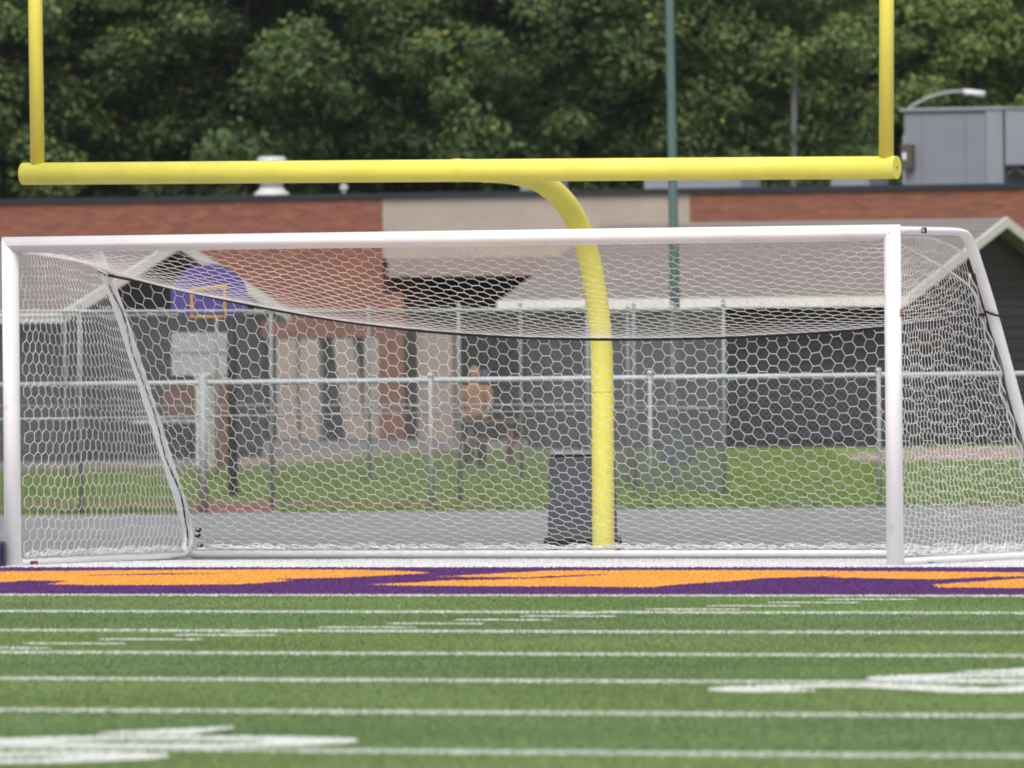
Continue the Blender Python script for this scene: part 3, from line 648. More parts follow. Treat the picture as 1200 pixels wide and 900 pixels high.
# ================================================================== GREEN LIGHT POLE
p = G(793, 173.0)
gp = thing('light_pole', 'tall tapering green light pole rising behind the goal', 'light pole', p)
tp = at(785, 20, 173.0)
top = p+(np.array([tp[0], tp[1], tp[2]])-p)*1.9
MB().tube([p, p+(top-p)*.25, p+(top-p)*.5, top], [.084, .074, .064, .042], 14).build('shaft', M['green_pole'], gp, smooth=True)
MB().box(p[0]-.20, p[0]+.20, p[1]-.20, p[1]+.20, 0, .46).build('base_cover', M['blue_pad'], gp, bevel=.03)
arm_z = top[2]-.1
MB().tube([(top[0]-.9, top[1], arm_z), (top[0]+.9, top[1], arm_z)], .035, 8).build('cross_arm', M['green_pole'], gp)
for dx in (-.7, .7):
    MB().lathe([(.10, -.35), (.22, -.3), (.20, -.05), (.08, 0)], (top[0]+dx, top[1]-.1, arm_z), 12).build('floodlight', M['lamp_metal'], gp)

# ================================================================== STREET LAMP AND UTILITY POLE BEHIND THE SCHOOL
DL = 262.0; b0 = G(1064, DL)
sl = thing('street_lamp', 'grey street lamp with curved arm showing above the rooftop unit', 'street lamp', b0)
pts = [at(u, v, DL) for (u, v) in ((1065, 128), (1076, 120.5), (1092, 113), (1110, 108.5), (1132, 107))]
MB().tube([b0, (b0[0], b0[1], pts[0][2]-.6)], [.10, .075], 10).build('pole', M['lamp_metal'], sl, smooth=True)
MB().tube(catmull([(b0[0], b0[1], pts[0][2]-.65), (b0[0], b0[1], pts[0][2]-.25)]+pts, 6), .040, 8).build('arm', M['lamp_metal'], sl, smooth=True)
h0, h1 = at(1129, 108, DL), at(1154, 110.5, DL)
hd = MB().tube([h0, h0+(h1-h0)*.12, h0+(h1-h0)*.35, h0+(h1-h0)*.62, h1], [.05, .11, .13, .075, .05], 12, ry=.075, ref=(0, 0, 1)).build('lamp_head', M['lamp_head'], sl, smooth=True)
MB().lathe([(.03, -.12), (.08, -.09), (.09, -.05)], h0+(h1-h0)*.35, 10).build('lens', M['glass'], hd)
DU = 264.4; b1 = G(930, DU)
up_ = thing('utility_pole', 'bare grey pole standing among the trees right of centre', 'pole', b1)
tp = at(931, 50, DU)
MB().tube([b1, (b1[0], b1[1], 4), tp], [.10, .080, .066], 10).build('shaft', M['wood_pole'], up_, smooth=True)
for (ua, va, ub, vb) in ((933, 92, 912, 70), (932, 66, 914, 62), (931, 56, 921, 48)):
    MB().tube([at(ua, va, DU), at(ub, vb, DU)], .035, 6).build('brace', M['wood_pole'], up_)

# ================================================================== PICNIC TABLE AND PERSON
DP = 168.0; c = G(578, DP)
def V3(s, d, z): return np.array([c[0], c[1], 0])+_r*s+_f*d+np.array([0, 0, z])
pt = thing('picnic_table', 'brown wooden picnic table by the entrance behind the fences', 'picnic table', c)
def plank(name, s0, s1, d0, d1, z0, z1, m=M['wood']):
    mb = MB(); mb.hexa([V3(s0, d0, z0), V3(s1, d0, z0), V3(s1, d1, z0), V3(s0, d1, z0), V3(s0, d0, z1), V3(s1, d0, z1), V3(s1, d1, z1), V3(s0, d1, z1)]); return mb.build(name, m, pt)
for i in range(5): plank('table_plank', -.52, .42, -.37+i*.15, -.235+i*.15, .69, .73)
for d0 in (-.78, .52):
    for i in range(2): plank('bench_plank', -.52, .42, d0+i*.135, d0+.125+i*.135, .42, .455)
for s in (-.34, .24):
    MB().tube([V3(s, -.62, 0), V3(s, -.18, .685)], .045, 4).build('leg', M['wood'], pt)
    MB().tube([V3(s, .62, 0), V3(s, .18, .685)], .045, 4).build('leg', M['wood'], pt)
    plank('crossbeam', s+.05, s+.09, -.75, .75, .36, .418)

def person():
    DPp = 169.4; g = G(556, DPp)
    body = thing('person', 'person in orange top standing behind the picnic table', 'person', g)
    H = 1.53
    def W(s, d, z): return np.array([g[0], g[1], 0])+_r*s+_f*d+np.array([0, 0, z])
    # one continuous body: skeleton grown by a Skin modifier
    J = {}; verts = []; rad = []; edges = []; 
    def v(n, s, d, z, rx, ry=None): J[n] = len(verts); verts.append(tuple(W(s, d, z))); rad.append((rx, ry or rx)); return J[n]
    def e(a, b): edges.append((J[a], J[b]))
    v('pelvis', 0, 0, .80, .125, .10); v('waist', 0, 0, .93, .115, .085); v('chest', 0, 0, 1.12, .135, .09); v('neck', 0, 0, 1.255, .05)
    v('chin', 0, -.012, 1.32, .060, .066); v('head', 0, -.015, 1.41, .078, .09); v('crown', 0, -.005, 1.48, .055, .06)
    for a, b in (('pelvis', 'waist'), ('waist', 'chest'), ('chest', 'neck'), ('neck', 'chin'), ('chin', 'head'), ('head', 'crown')): e(a, b)
    for sd, n in ((-1, 'l'), (1, 'r')):
        v('sh'+n, sd*.165, 0, 1.20, .055); v('el'+n, sd*.225, -.03, .98, .042); v('wr'+n, sd*.19, -.17, .84, .030); v('ha'+n, sd*.16, -.24, .80, .028, .018)
        e('chest', 'sh'+n); e('sh'+n, 'el'+n); e('el'+n, 'wr'+n); e('wr'+n, 'ha'+n)
        for i in range(4):
            v('f%d%s' % (i, n), sd*(.16-.018*(i-1.5)), -.29-.006*(i in (1, 2)), .78, .009); v('g%d%s' % (i, n), sd*(.16-.018*(i-1.5)), -.325-.006*(i in (1, 2)), .755, .008)
            e('ha'+n, 'f%d%s' % (i, n)); e('f%d%s' % (i, n), 'g%d%s' % (i, n))
        v('t'+n, sd*.115, -.255, .785, .010); e('ha'+n, 't'+n)
        v('hi'+n, sd*.085, 0, .74, .085); v('kn'+n, sd*.095, -.02, .42, .058); v('an'+n, sd*.10, .01, .09, .040); v('to'+n, sd*.105, -.14, .035, .035)
        e('pelvis', 'hi'+n); e('hi'+n, 'kn'+n); e('kn'+n, 'an'+n); e('an'+n, 'to'+n)
    me = bpy.data.meshes.new('body'); me.from_pydata(verts, edges, []); me.materials.append(M['skin'])
    ob = link('body', me, body)
    md = ob.modifiers.new('skin', 'SKIN'); ob.modifiers.new('sub', 'SUBSURF').levels = 1
    for i, s in enumerate(me.skin_vertices[0].data): s.radius = rad[i]; s.use_root = (i == J['pelvis'])
    ob.modifiers['sub'].render_levels = 2
    # clothing follows the body
    mb = MB(); n = 18; rows = [(.78, .165, .125), (.86, .158, .12), (.95, .150, .112), (1.06, .165, .118), (1.15, .180, .115), (1.21, .165, .10), (1.255, .085, .075)]
    vs = []; fs = []
    for (z, rx, ry) in rows:
        for j in range(n):
            a = 2*math.pi*j/n; vs.append(W(rx*math.cos(a), ry*math.sin(a), z))
    for i in range(len(rows)-1):
        for j in range(n): fs.append((i*n+j, i*n+(j+1) % n, (i+1)*n+(j+1) % n, (i+1)*n+j))
    mb.add(vs, fs)
    for sd in (-1, 1):
        mb.tube([W(sd*.14, 0, 1.205), W(sd*.19, -.005, 1.15), W(sd*.228, -.028, 1.0), W(sd*.215, -.08, .93)], [.075, .075, .062, .056], 12)
    mb.build('top', M['shirt'], body, smooth=True)
    mb = MB()
    for sd in (-1, 1): mb.tube([W(sd*.075, 0, .80), W(sd*.09, 0, .70), W(sd*.095, -.02, .42), W(sd*.10, .008, .07)], [.105, .108, .078, .064], 12)
    mb.build('trousers', M['trouser'], body, smooth=True)
    for sd in (-1, 1): MB().tube([W(sd*.10, .05, .045), W(sd*.10, -.02, .055), W(sd*.105, -.16, .035)], [.045, .055, .036], 10).build('shoe', M['shoe'], body, smooth=True)
    mb = MB(); vs = []; fs = []; n = 14
    for i in range(7):
        t = i/6*math.pi*.55
        for j in range(n):
            a = 2*math.pi*j/n; vs.append(W(.098*math.sin(t+.02)*math.cos(a), .004+.11*math.sin(t+.02)*math.sin(a)+.02*math.sin(t), 1.405+.125*math.cos(t)))
    for i in range(6):
        for j in range(n): fs.append((i*n+j, i*n+(j+1) % n, (i+1)*n+(j+1) % n, (i+1)*n+j))
    mb.add(vs, fs).build('hair', M['hair'], body, smooth=True)
    # face
    for sd in (-1, 1): MB().lathe([(.004, -.008), (.010, 0), (.004, .008)], W(sd*.032, -.102, 1.415), 6).build('eye', M['hair'], body)
    MB().tube([W(0, -.10, 1.425), W(0, -.125, 1.385)], [.010, .016], 6).build('nose', M['skin'], body)
    MB().tube([W(-.025, -.096, 1.352), W(.025, -.096, 1.352)], .006, 5).build('mouth', M['sticker_red'], body)
    # purple bag on the shoulder
    bg_ = thing('shoulder_bag', 'small purple bag beside the head of the person in orange', 'bag', W(.22, .08, 1.2))
    mb = MB(); rows = [(1.27, .045), (1.31, .062), (1.37, .068), (1.43, .06), (1.47, .03)]; vs = []; fs = []; n = 12
    for (z, r) in rows:
        for j in range(n): vs.append(W(.155+r*math.cos(2*math.pi*j/n), .10+.8*r*math.sin(2*math.pi*j/n), z))
    for i in range(len(rows)-1):
        for j in range(n): fs.append((i*n+j, i*n+(j+1) % n, (i+1)*n+(j+1) % n, (i+1)*n+j))
    mb.add(vs, fs+[tuple(range(n-1, -1, -1)), tuple((len(rows)-1)*n+j for j in range(n))]).build('pouch', M['bag_purple'], bg_, smooth=True)
    MB().tube([W(.155, .10, 1.27), W(.16, .05, 1.255), W(.12, .10, 1.20)], .012, 6).build('strap', M['sticker_red'], bg_)
person()

# ================================================================== WHEELED BIN BEHIND THE GOALPOST
p = gz(683, 648.5); D0 = (p-CAM)@CF
def B3(s, d, z): return np.array([p[0], p[1], 0])+_r*s+_f*d+np.array([0, 0, z])
wb_ = thing('wheeled_bin', 'dark grey wheeled plastic bin behind the yellow goalpost', 'bin', p)
wb0, wt0 = .285, .262; hb = .80
mb = MB(); mb.hexa([B3(-wb0, -.22, .10), B3(wb0, -.22, .10), B3(wb0, .24, .10), B3(-wb0, .24, .10), B3(-wt0, -.25, hb), B3(wt0, -.25, hb), B3(wt0, .27, hb), B3(-wt0, .27, hb)])
mb.build('body', M['bin'], wb_, bevel=.025)
mb = MB(); mb.hexa([B3(-wt0-.012, -.27, hb+.002), B3(wt0+.012, -.27, hb+.002), B3(wt0+.012, .29, hb+.002), B3(-wt0-.012, .29, hb+.002), B3(-wt0, -.25, hb+.04), B3(wt0, -.25, hb+.04), B3(wt0, .27, hb+.04), B3(-wt0, .27, hb+.04)])
mb.build('lid', M['bin_lid'], wb_, bevel=.012)
mb = MB(); mb.hexa([B3(-wb0-.03, -.25, .065), B3(wb0+.03, -.25, .065), B3(wb0+.03, .26, .065), B3(-wb0-.03, .26, .065), B3(-wb0-.03, -.25, .125), B3(wb0+.03, -.25, .125), B3(wb0+.03, .26, .125), B3(-wb0-.03, .26, .125)])
mb.build('base_tray', M['rubber'], wb_, bevel=.01)
for s in (-.24, .27):
    for d in (-.2, .2):
        cc = B3(s, d, .062)
        wl = MB().tube([cc-_r*.03, cc+_r*.03], .062, 16).build('wheel', M['rubber'], wb_, smooth=True)
        MB().tube([cc-_r*.036, cc+_r*.036], .02, 10).build('hub', M['galv_dull'], wl)
MB().tube([B3(-.2, .29, .74), B3(-.2, .36, .80), B3(.2, .36, .80), B3(.2, .29, .74)], .014, 8).build('handle', M['bin_lid'], wb_)

# navy block at the left edge of the picture, beside the soccer goal
p = gz(-38, 667); 
nb = thing('navy_weight_block', 'low navy blue padded block at the picture edge left of the goalpost', 'block', p)
q = gz(5.3, 667)
L_ = np.linalg.norm(q-p)
def N3(s, d, z): return np.array([q[0], q[1], 0])+_r*s+_f*d+np.array([0, 0, z])
mb = MB(); mb.hexa([N3(-.55, 0, .014), N3(0, 0, .014), N3(0, .4, .014), N3(-.55, .4, .014), N3(-.55, 0, .21), N3(0, 0, .21), N3(0, .4, .21), N3(-.55, .4, .21)])
mb.build('pad', M['navy'], nb, bevel=.02)
MB().tube([N3(-.38, .12, .21), N3(-.38, .12, .26), N3(-.17, .12, .26), N3(-.17, .12, .21)], .012, 8).build('handle', M['white_paint'], nb)

# ================================================================== FOOTBALL GOALPOST
fg = thing('football_goalpost', 'yellow gooseneck football goalpost with crossbar and two uprights', 'goalpost', (-.165, 3.19, 0))
YB = .5; XO = -.145; XN = -.165; YN = .35
neck = catmull([(XN, y+YN, z) for (y, z) in ((2.84, 0), (2.845, .7), (2.845, 1.4), (2.80, 1.885), (2.60, 2.405), (2.30, 2.735), (1.84, 2.935), (1.35, 3.01), (.8, 3.03), (.2, 3.03))], 8)
MB().tube(neck, .088, 24).build('gooseneck', M['yellow'], fg, smooth=True)
MB().tube([(-3.72+XO, YB, 3.057), (0, YB, 3.025), (3.69+XO, YB, 2.995)], .0865, 28, caps=True).build('crossbar', M['yellow'], fg, smooth=True)
MB().tube([(-3.594+XO, YB, 3.12), (-3.602+XO, YB, 4.4), (-3.645+XO, YB, 9.2)], .056, 20).build('upright', M['yellow'], fg, smooth=True)
MB().tube([(3.603+XO, YB, 3.06), (3.617+XO, YB, 4.25), (3.67+XO, YB, 9.1)], .056, 20).build('upright', M['yellow'], fg, smooth=True)
for yy in (.62, 1.10):
    MB().tube([(XN, yy-.004, 3.03), (XN, yy+.004, 3.03)], .0915, 24, ref=(0, 0, 1)).build('weld_ring', M['yellow'], fg, smooth=True)
for zz in (1.32, ):
    MB().tube([(XN, 3.195, zz), (XN, 3.195, zz+.008)], .0895, 24).build('weld_ring', M['yellow'], fg, smooth=True)
MB().lathe([(.092, .010), (.13, .010), (.13, .035), (.092, .04)], (XN, 3.19, 0), 24).build('base_collar', M['yellow'], fg)
MB().tube([(3.6905+XO, YB, 2.995), (3.694+XO, YB, 2.995)], .012, 8).build('end_bolt', M['sticker_orange'], fg)

# ================================================================== SOCCER GOAL
sg = thing('soccer_goal', 'white soccer goal frame with white hexagonal net standing on the end line', 'soccer goal', (0, 0, 0))
for sx in (-1, 1):
    mb = MB(); mb.tube([(sx*3.72, 0, .012), (sx*3.72, 0, 1.2), (sx*3.72, 0, 2.50)], .061, 28, ry=.080, ref=(0, 1, 0))
    mb.v = [(x, y, z+(sx*(x-sx*3.72) if z > 2.4 else 0)) for (x, y, z) in mb.v]; mb.build('post', M['white_scuff'], sg, smooth=True)
mb = MB(); mb.tube([(-3.72, 0, 2.50), (0, 0, 2.50), (3.72, 0, 2.50)], .080, 28, ry=.061, ref=(0, 0, 1))
mb.v = [(x+(math.copysign(z-2.5, x) if abs(x) > 3 else 0), y, z) for (x, y, z) in mb.v]; mb.build('crossbar', M['white_paint'], sg, smooth=True)
prof = [(0.07, 2.518), (.7, 2.518), (1.22, 2.515), (1.38, 2.49), (1.50, 2.405), (1.60, 2.28), (1.84, 1.97), (2.17, 1.49), (2.52, .97), (2.86, .46), (2.97, .27), (2.99, .16), (2.94, .085), (2.82, .046), (2.5, .042), (1.2, .042), (.09, .042)]
for sx in (-1, 1):
    MB().tube([(sx*3.72, y, z) for (y, z) in catmull([(a, b) for a, b in prof], 5)], .030, 8, ry=.050, ref=(1, 0, 0), square=False).build('side_frame', M['white_paint'], sg, smooth=True)
MB().tube([(-3.665, 2.955, .048), (0, 2.955, .048), (3.665, 2.955, .048)], .033, 14).build('rear_bar', M['white_paint'], sg, smooth=True)
barY = lambda z: np.interp(z, [b for a, b in reversed(prof[2:14])], [a for a, b in reversed(prof[2:14])])
# cord across the back edge of the net roof
cp = [gy(u, v, 1.72) for (u, v) in ((300, 357), (375, 371), (450, 382), (525, 388.5), (600, 393), (700, 396.5), (780, 396.5), (850, 394), (950, 389), (1033, 383))]
cxs = np.array([-3.69]+[q[0] for q in cp]+[3.69]); czs = np.array([2.285]+[q[2] for q in cp]+[1.90])
pf = np.polyfit(cxs, czs, 5)
cz = lambda x: np.polyval(pf, x)+(2.285-np.polyval(pf, -3.69))*np.exp(-(x+3.69)/.3)+(1.90-np.polyval(pf, 3.69))*np.exp((x-3.69)/.3)
cy = lambda x: np.interp(x, [-3.69, -3.2, 3.2, 3.69], [barY(2.285)-.04, 1.72, 1.74, barY(1.90)-.05])
cx_ = np.linspace(-3.70, 3.70, 60)
MB().tube([(x, cy(x)-.03, cz(x)-.010) for x in cx_], .0125, 6).build('back_cord', M['black'], sg, smooth=True)
for sx in (-1, 1):                                   # lacing cord down the slanted bar, and ties
    zs = np.linspace(.12, 2.2, 40)
    MB().tube([(sx*(3.68+.012*math.sin(z*9))+.02, barY(z)-(.105 if sx < 0 else .075)+.008*math.sin(z*14), z) for z in zs], .0075 if sx < 0 else .005, 5).build('lacing_cord', M['black'], sg)
    zt_ = 1.90 if sx > 0 else 2.285
    yb = barY(zt_)
    MB().tube([(sx*3.72+.058*math.cos(t), yb+.046*math.sin(t), zt_-.02*math.cos(t)) for t in np.linspace(0, 2*math.pi, 17)], .009, 5, caps=False).build('cable_tie', M['black'], sg)
for (x, y, z) in ((-3.66, 2.98, .20), (-3.655, 3.0, .11), (-3.66, 2.99, .24)):
    MB().tube([(x, y, z), (x+.03, y+.01, z-.01), (x+.05, y, z+.015)], .011, 6).build('net_clip', M['black'], sg)

net = thing('net', None, None, (0, 0, 0)); net.parent = sg
def hexnet(name, Lu, Lv, s, mapf, flat=True, jit=.06, r=.0023, wav=.12):
    h = math.sqrt(3)*s; key = {}; E = set(); pts = []
    def vid(a, b):
        k = (round(a/s*4), round(b/s*4))
        if k not in key: key[k] = len(pts); pts.append((a, b))
        return key[k]
    A, B = (Lu, Lv) if flat else (Lv, Lu)
    for i in range(-1, int(A/(1.5*s))+2):
        for j in range(-1, int(B/h)+2):
            ca = i*1.5*s; cb = j*h+(h/2 if i % 2 else 0)
            vs = [vid(ca+s*math.cos(math.pi/3*k), cb+s*math.sin(math.pi/3*k)) for k in range(6)]
            for k in range(6):
                a, b = vs[k], vs[(k+1) % 6]; E.add((min(a, b), max(a, b)))
    P = np.array(pts); E = np.array(sorted(E))
    jt = (rng.random(P.shape)-.5)*2*jit*s
    w1 = wav*s*np.stack([np.sin(P[:, 0]*5.1+P[:, 1]*3.3)+np.sin(P[:, 1]*8.2), np.sin(P[:, 0]*3.7-P[:, 1]*6.1)+np.sin(P[:, 0]*7.7)], 1)
    m = .55*s; ok = (P[:, 0] > -m) & (P[:, 0] < A+m) & (P[:, 1] > -m) & (P[:, 1] < B+m)
    Q = P+jt+w1; Q[:, 0] = np.clip(Q[:, 0], 0, A); Q[:, 1] = np.clip(Q[:, 1], 0, B)
    E = E[ok[E[:, 0]] & ok[E[:, 1]]]
    U, Vv = (Q[:, 0]/A, Q[:, 1]/B) if flat else (Q[:, 1]/B, Q[:, 0]/A)
    X = mapf(U, Vv)
    return edges_mesh(X[E[:, 0]], X[E[:, 1]], r, name, M['net'], net, 4)
S = .0585
def roof_map(u, t):
    x = -3.665+7.33*u; zc = cz(x); yc = cy(x)
    ex = 1.75-1.15*np.exp(-(x+3.665)/.35)-1.25*np.exp((x-3.665)/.30)
    z = zc+(2.455-zc)*(1-t)**ex; y = .02+(yc-.02)*t
    return np.stack([x, y, z+.012*np.sin(x*4+t*5)*np.sin(math.pi*t)], 1)
hexnet('roof_panel', 7.33, 1.90, S, roof_map)
# back: hangs from the cord, flares out to the rear bar
tt = np.linspace(0, 1, 200); fy = .12*tt+.88*tt**3.2
def prof_mid(t): return np.interp(t, tt, fy)
arcL = np.concatenate([[0], np.cumsum(np.hypot(np.diff(fy)*1.2, np.diff(tt)*1.72))]); arcL /= arcL[-1]
def back_map(u, b):
    x = -3.665+7.33*u; t = np.interp(b, arcL, tt); zc = cz(x); yc = cy(x)
    z = zc+(.075-zc)*t
    ends = np.exp(-(x+3.665)/.45)+np.exp((x-3.665)/.45)
    y_mid = yc+(2.95-yc)*prof_mid(t)
    y_end = np.maximum(barY(np.clip(z, .09, 2.4))-.045, yc)
    y = y_mid*(1-np.clip(ends, 0, 1))+y_end*np.clip(ends, 0, 1)
    return np.stack([x, y+.02*np.sin(x*2.3+t*4)*np.sin(math.pi*t), z], 1)
hexnet('back_panel', 7.33, 2.28, S, back_map)
def side_map(sx):
    def f(u, v):
        z = .07+v*(2.43-.07)
        if sx < 0: ztop = 2.43-.16*np.clip((u-.25)/.75, 0, 1)**2
        else: ztop = 2.47-.10*np.clip((u-.6)/.4, 0, 1)
        z = .07+v*(ztop-.07)
        yb = barY(np.clip(z, .09, 2.49))-.055
        uu = u**.86
        y = .05+(yb-.05)*uu
        x = sx*(3.665-(.16 if sx < 0 else .10)*np.sin(math.pi*np.clip(u*.9+.05, 0, 1))*np.sin(math.pi*v))
        return np.stack([x, y+.012*np.sin(z*7), z], 1)
    return f
hexnet('side_panel', 3.05, 2.42, S, side_map(-1), flat=False, jit=.10, wav=.15)
hexnet('side_panel', 3.15, 2.42, S, side_map(1), flat=False, jit=.11, wav=.16)
# seams and the bunched hem on the ground
def rope(pts, r, name='net_rope'): return MB().tube(pts, r, 6).build(name, M['net'], net, smooth=True)
for sx in (-1, 1):
    f = side_map(sx); uu = np.linspace(0, 1, 30)
    rope(f(uu, np.ones(30)), .008)
    rr = roof_map(np.full(30, 0. if sx < 0 else 1.), np.linspace(0, 1, 30)); rope(rr, .007)
    zz = np.linspace(.1, 2.2, 60)
    for k in range(2):
        rope([(sx*(3.67-.02*k)+.012*math.sin(z*31+k*2), barY(z)-.055-.022*k+.010*math.sin(z*23+k), z) for z in zz], .006)
def heap(name, p0, p1, n, spread, lift):
    mb = MB(); p0 = np.array(p0); p1 = np.array(p1); d = p1-p0; L = np.linalg.norm(d); d /= L; s = np.array([-d[1], d[0], 0])
    k = int(L/.03)
    for i in range(n):
        ph = rng.random(6)*6.28; am = rng.random()*.6+.5; pts = []
        for j in range(k+1):
            t = j*L/k; e = min(1, t/.15, (L-t)/.15)
            a = spread*am*(math.sin(t*9+ph[0])+.6*math.sin(t*23+ph[1])+.5*math.sin(t*51+ph[4]))*.5
            bz = abs(math.sin(t*3.1+ph[2])*.5+.35*math.sin(t*17+ph[3])+.3*math.sin(t*37+ph[5]))*lift*am
            pts.append(p0+d*t+s*a+np.array([0, 0, .004+bz*(.3+.7*e)]))
        mb.tube(pts, .0042, 4, caps=False)
    return mb.build(name, M['net'], net, smooth=True)
heap('net_hem', (-3.62, 2.96, .085), (3.62, 2.96, .085), 9, .028, .045)
heap('net_hem', (-3.70, .12, .075), (-3.70, 2.85, .075), 9, .030, .06)
heap('net_hem', (3.69, .12, .075), (3.69, 2.85, .075), 9, .030, .07)
# stickers on the frame
yb = gx(1083, 270, 3.772)[1]
MB().box(3.7715, 3.774, yb-.045, yb+.045, 2.497, 2.542).build('sticker', M['sticker_dark'], sg)
MB().box(3.7742, 3.7755, yb-.032, yb-.008, 2.507, 2.533).build('sticker_mark', M['white_paint'], sg)
q = gx(40, 661.5, -3.668)
MB().box(-3.6692, -3.666, q[1]-.06, q[1]+.06, q[2]-.028, q[2]+.028).build('sticker', M['sticker_red'], sg)
MB().box(-3.6656, -3.6642, q[1]-.058, q[1]-.02, q[2]-.02, q[2]+.02).build('sticker_mark', M['navy'], sg)
q = gx(1052, 367, 3.781)
MB().box(3.7805, 3.783, -.012, .02, q[2]-.03, q[2]+.03).build('sticker', M['sticker_orange'], sg)
q = gx(1092, 661, 3.772)
MB().box(3.7715, 3.774, q[1]-.04, q[1]+.04, q[2]-.018, q[2]+.018).build('sticker', M['sticker_teal'], sg)

# ================================================================== TREES
def leaf_tree(name, label, u, D, height, rad, tone, nclump, group, base_h=3.0, leaf=.092, conic=0.0, lpc=210):
    g = G(u, D); root = thing(name, label, 'tree', g, group)
    lr = np.random.default_rng(int(abs(u)*13+D*7))
    top = g+np.array([lr.normal()*.5, lr.normal()*.5, height*.88])
    tr = MB(); mid = g+(top-g)*.45+np.array([lr.normal()*.3, lr.normal()*.3, 0])
    tr.tube(catmull([g, mid, top], 6), list(np.linspace(.24, .03, 13)), 10)
    limbs = []
    for i in range(16):
        t = .22+.66*i/16; p0 = g+(top-g)*t; a = lr.random()*6.28; L = rad*(.95-.45*t)
        p1 = p0+np.array([math.cos(a)*L*.5, math.sin(a)*L*.5, L*.22]); p2 = p0+np.array([math.cos(a)*L, math.sin(a)*L, L*.35])
        tr.tube(catmull([p0, p1, p2], 4), list(np.linspace(.11*(1-t*.6), .02, 9)), 6)
    tr.build('trunk', M['bark'], root, smooth=True)
    # clump centres: lobed crown, more on the outside
    n = nclump; d = lr.normal(size=(n, 3)); d /= np.linalg.norm(d, axis=1, keepdims=True)
    rr = .36+.64*lr.random(n)**.6
    lob = 1+.20*np.sin(d[:, 0]*5+u)*np.sin(d[:, 2]*6+D)+.12*np.sin(d[:, 1]*9+u*.3)
    hc = (height-base_h)/2; z = d[:, 2]*hc*rr*lob; rxy = rad*rr*lob
    if conic: rxy = rxy*(1-conic*np.clip((z+hc)/(2*hc), 0, 1))
    cxyz = np.stack([g[0]+d[:, 0]*rxy, g[1]+d[:, 1]*rxy, base_h+hc+z], 1)
    # drop the far lower side that neither camera nor sky reaches
    rel = (cxyz-g)@np.array([_f[0], _f[1], 0]); keep = (rel < rad*.55) & (cxyz[:, 2] > 2.2)
    cxyz = cxyz[keep]; d = d[keep]; n = len(cxyz)
    cl_r = (.50+.55*lr.random(n))*(rad/4.5)
    tonec = np.clip(lr.random(n)*.6+.4*(.5+.5*np.sin(cxyz[:, 0]*1.1+D)*np.sin(cxyz[:, 2]*1.3+u)), 0, 1)
    k = lpc; o = lr.normal(size=(n, k, 3)); o /= np.linalg.norm(o, axis=2, keepdims=True); o *= (lr.random((n, k, 1))**.5)
    # sprays droop outwards: flattened, tilted clumps
    o[:, :, 2] *= .62
    P = (cxyz[:, None]+o*cl_r[:, None, None]+(np.abs(o[:, :, :1])+np.abs(o[:, :, 1:2]))*np.array([0, 0, -.22])*cl_r[:, None, None]).reshape(-1, 3)
    nn = (o*.55+d[:, None]*.35+np.array([0, 0, .75])+lr.normal(size=(n, k, 3))*.55).reshape(-1, 3); nn /= np.linalg.norm(nn, axis=1, keepdims=True)
    h = lr.normal(size=nn.shape); T = np.cross(nn, h); T /= np.linalg.norm(T, axis=1, keepdims=True); Bt = np.cross(nn, T)
    sz = leaf*(.55+.75*lr.random(len(P)))[:, None]; 
    V = np.empty((len(P), 4, 3)); V[:, 0] = P-T*sz; V[:, 1] = P-Bt*sz*.62-nn*sz*.12; V[:, 2] = P+T*sz; V[:, 3] = P+Bt*sz*.62-nn*sz*.12
    F = np.arange(len(P)*4).reshape(-1, 4)
    dk, lt, yl = [np.array(c) for c in tone]
    tc = np.repeat(tonec, k)+.25*(lr.random(len(P))-.5); tc = np.clip(tc, 0, 1)[:, None]
    c = dk*(1-tc)+lt*tc
    yel = ((np.repeat(lr.random(n), k) < .35) & (lr.random(len(P)) < .4) & (o.reshape(-1, 3)[:, 2] > .1))[:, None]; c = np.where(yel, yl, c)
    c = c*(.75+.5*lr.random((len(P), 1)))
    np_mesh('crown', V.reshape(-1, 3), F, M['leaf'], root, np.repeat(c, 4, 0))
T_DK = ((.048, .086, .030), (.102, .152, .044), (.205, .23, .062))
T_MD = ((.070, .118, .040), (.132, .188, .054), (.215, .245, .075))
T_LT = ((.115, .175, .054), (.20, .265, .078), (.27, .305, .10))
GR = 'trees behind the school'
front = [(-70, 262, 15, 4.6, T_DK, 'dark maple at the left edge behind the left upright'),
         (105, 266, 16, 4.6, T_DK, 'broad dark maple between left upright and white roof vent'),
         (290, 262, 15, 4.4, T_DK, 'dense dark maple directly above the white roof vent'),
         (465, 266, 17, 4.8, T_MD, 'tall maple with yellowish tips left of the gooseneck'),
         (640, 264, 15, 4.4, T_DK, 'dark shaded maple above the gooseneck'),
         (800, 267, 16, 4.5, T_MD, 'mid green maple behind the green light pole'),
         (1010, 276, 15, 4.2, T_LT, 'lighter green tree behind the right upright'),
         (1165, 280, 17, 4.9, T_LT, 'bright green tree above the rooftop air handler'),
         (1330, 278, 16, 4.6, T_LT, 'light green tree at the right picture edge')]
for (u, D, h, r, tn, lb) in front: leaf_tree('maple_tree', lb, u, D, h, r, tn, 330, GR)
leaf_tree('spruce_tree', 'feathery conifer with drooping boughs left of the bare grey pole', 868, 270, 17, 3.4, T_MD, 260, GR, base_h=1.5, leaf=.09, conic=.45)
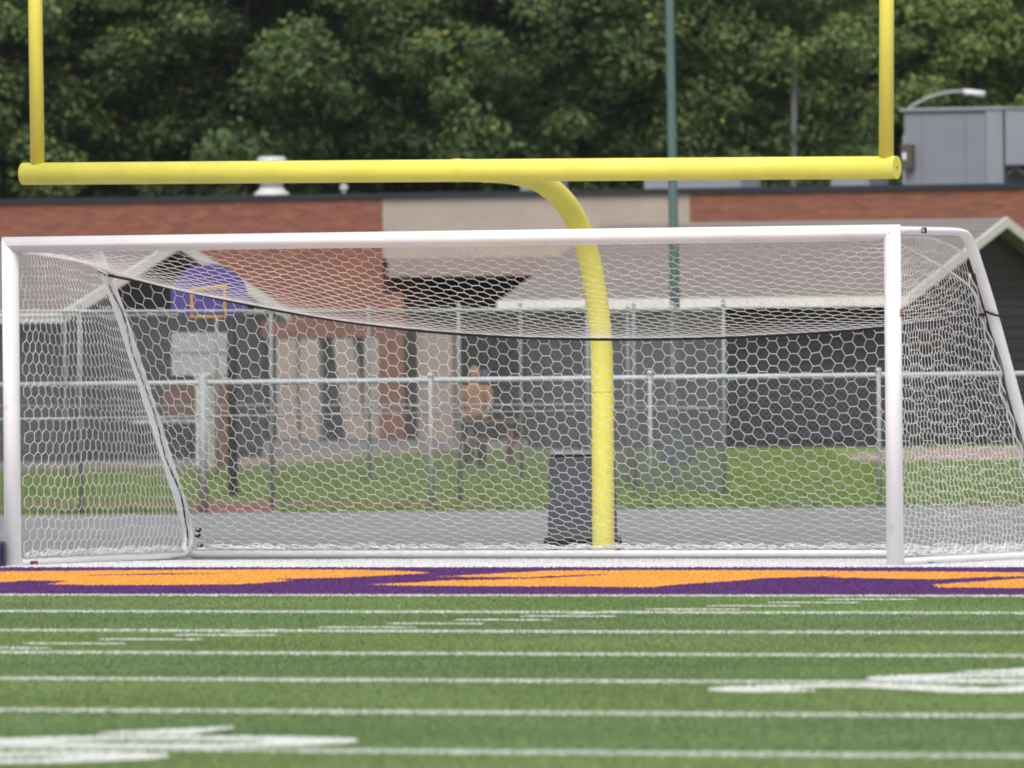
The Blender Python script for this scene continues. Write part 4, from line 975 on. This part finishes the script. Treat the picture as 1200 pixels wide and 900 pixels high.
back = [(10, 282, 17, 5.4, T_DK, 'dark tree in the back row behind the left upright'), (205, 284, 18, 5.4, T_DK, 'dark back-row tree left of the white roof vent'),
        (390, 283, 17, 5.4, T_DK, 'dark back-row tree right of the white roof vent'), (560, 284, 18, 5.4, T_DK, 'dark back-row tree left of the green pole'),
        (735, 284, 17, 5.4, T_DK, 'dark back-row tree just left of the green pole top'), (925, 290, 16, 5.2, T_MD, 'hazy back-row tree behind the bare grey pole'),
        (1095, 294, 18, 5.6, T_MD, 'back-row tree right of the right upright'), (1265, 294, 17, 5.4, T_MD, 'hindmost green tree filling the upper right picture corner')]
for (u, D, h, r, tn, lb) in back: leaf_tree('maple_tree', lb, u, D, h, r, tn, 300, GR, leaf=.15, lpc=120)
# dark green shrub at the far right behind the low fence
p = G(1206, 150)
sh = thing('shrub', 'dark green shrub behind the low fence at the right edge', 'shrub', p)
lr = np.random.default_rng(5); n = 5200
o = lr.normal(size=(n, 3)); o /= np.linalg.norm(o, axis=1, keepdims=True); o *= lr.random((n, 1))**.4
P = p+np.array([.05, .6, .68])+o*np.array([.36, .5, .66]); nn = o+lr.normal(size=(n, 3))*.6; nn /= np.linalg.norm(nn, axis=1, keepdims=True)
T = np.cross(nn, lr.normal(size=(n, 3))); T /= np.linalg.norm(T, axis=1, keepdims=True); Bt = np.cross(nn, T); sz = .03*(.6+.8*lr.random((n, 1)))
V = np.stack([P-T*sz, P-Bt*sz*.6, P+T*sz, P+Bt*sz*.6], 1)
np_mesh('foliage', V.reshape(-1, 3), np.arange(n*4).reshape(-1, 4), M['leaf'], sh, np.repeat(np.array([.03, .07, .03])*(.6+.8*lr.random((n, 1))), 4, 0))
MB().tube([p+np.array([.05, .6, 0]), p+np.array([.05, .6, .6])], [.03, .012], 6).build('stem', M['bark'], sh)

# ================================================================== FAINT SUMMER HAZE
hm = bpy.data.materials.new('haze'); hm.use_nodes = True; hn = hm.node_tree.nodes; hn.clear()
pv_ = hn.new('ShaderNodeVolumePrincipled'); pv_.inputs['Color'].default_value = (.90, .95, 1.0, 1); pv_.inputs['Density'].default_value = 0.00005
ho = hn.new('ShaderNodeOutputMaterial'); hm.node_tree.links.new(pv_.outputs[0], ho.inputs['Volume'])
tag(MB().box(-950, 750, -450, 1250, -1, 26).build('haze', hm), 'thin pale summer haze over the field and school', 'haze', kind='stuff')

scn.render.engine = 'CYCLES'
scn.cycles.filter_width = 1.85
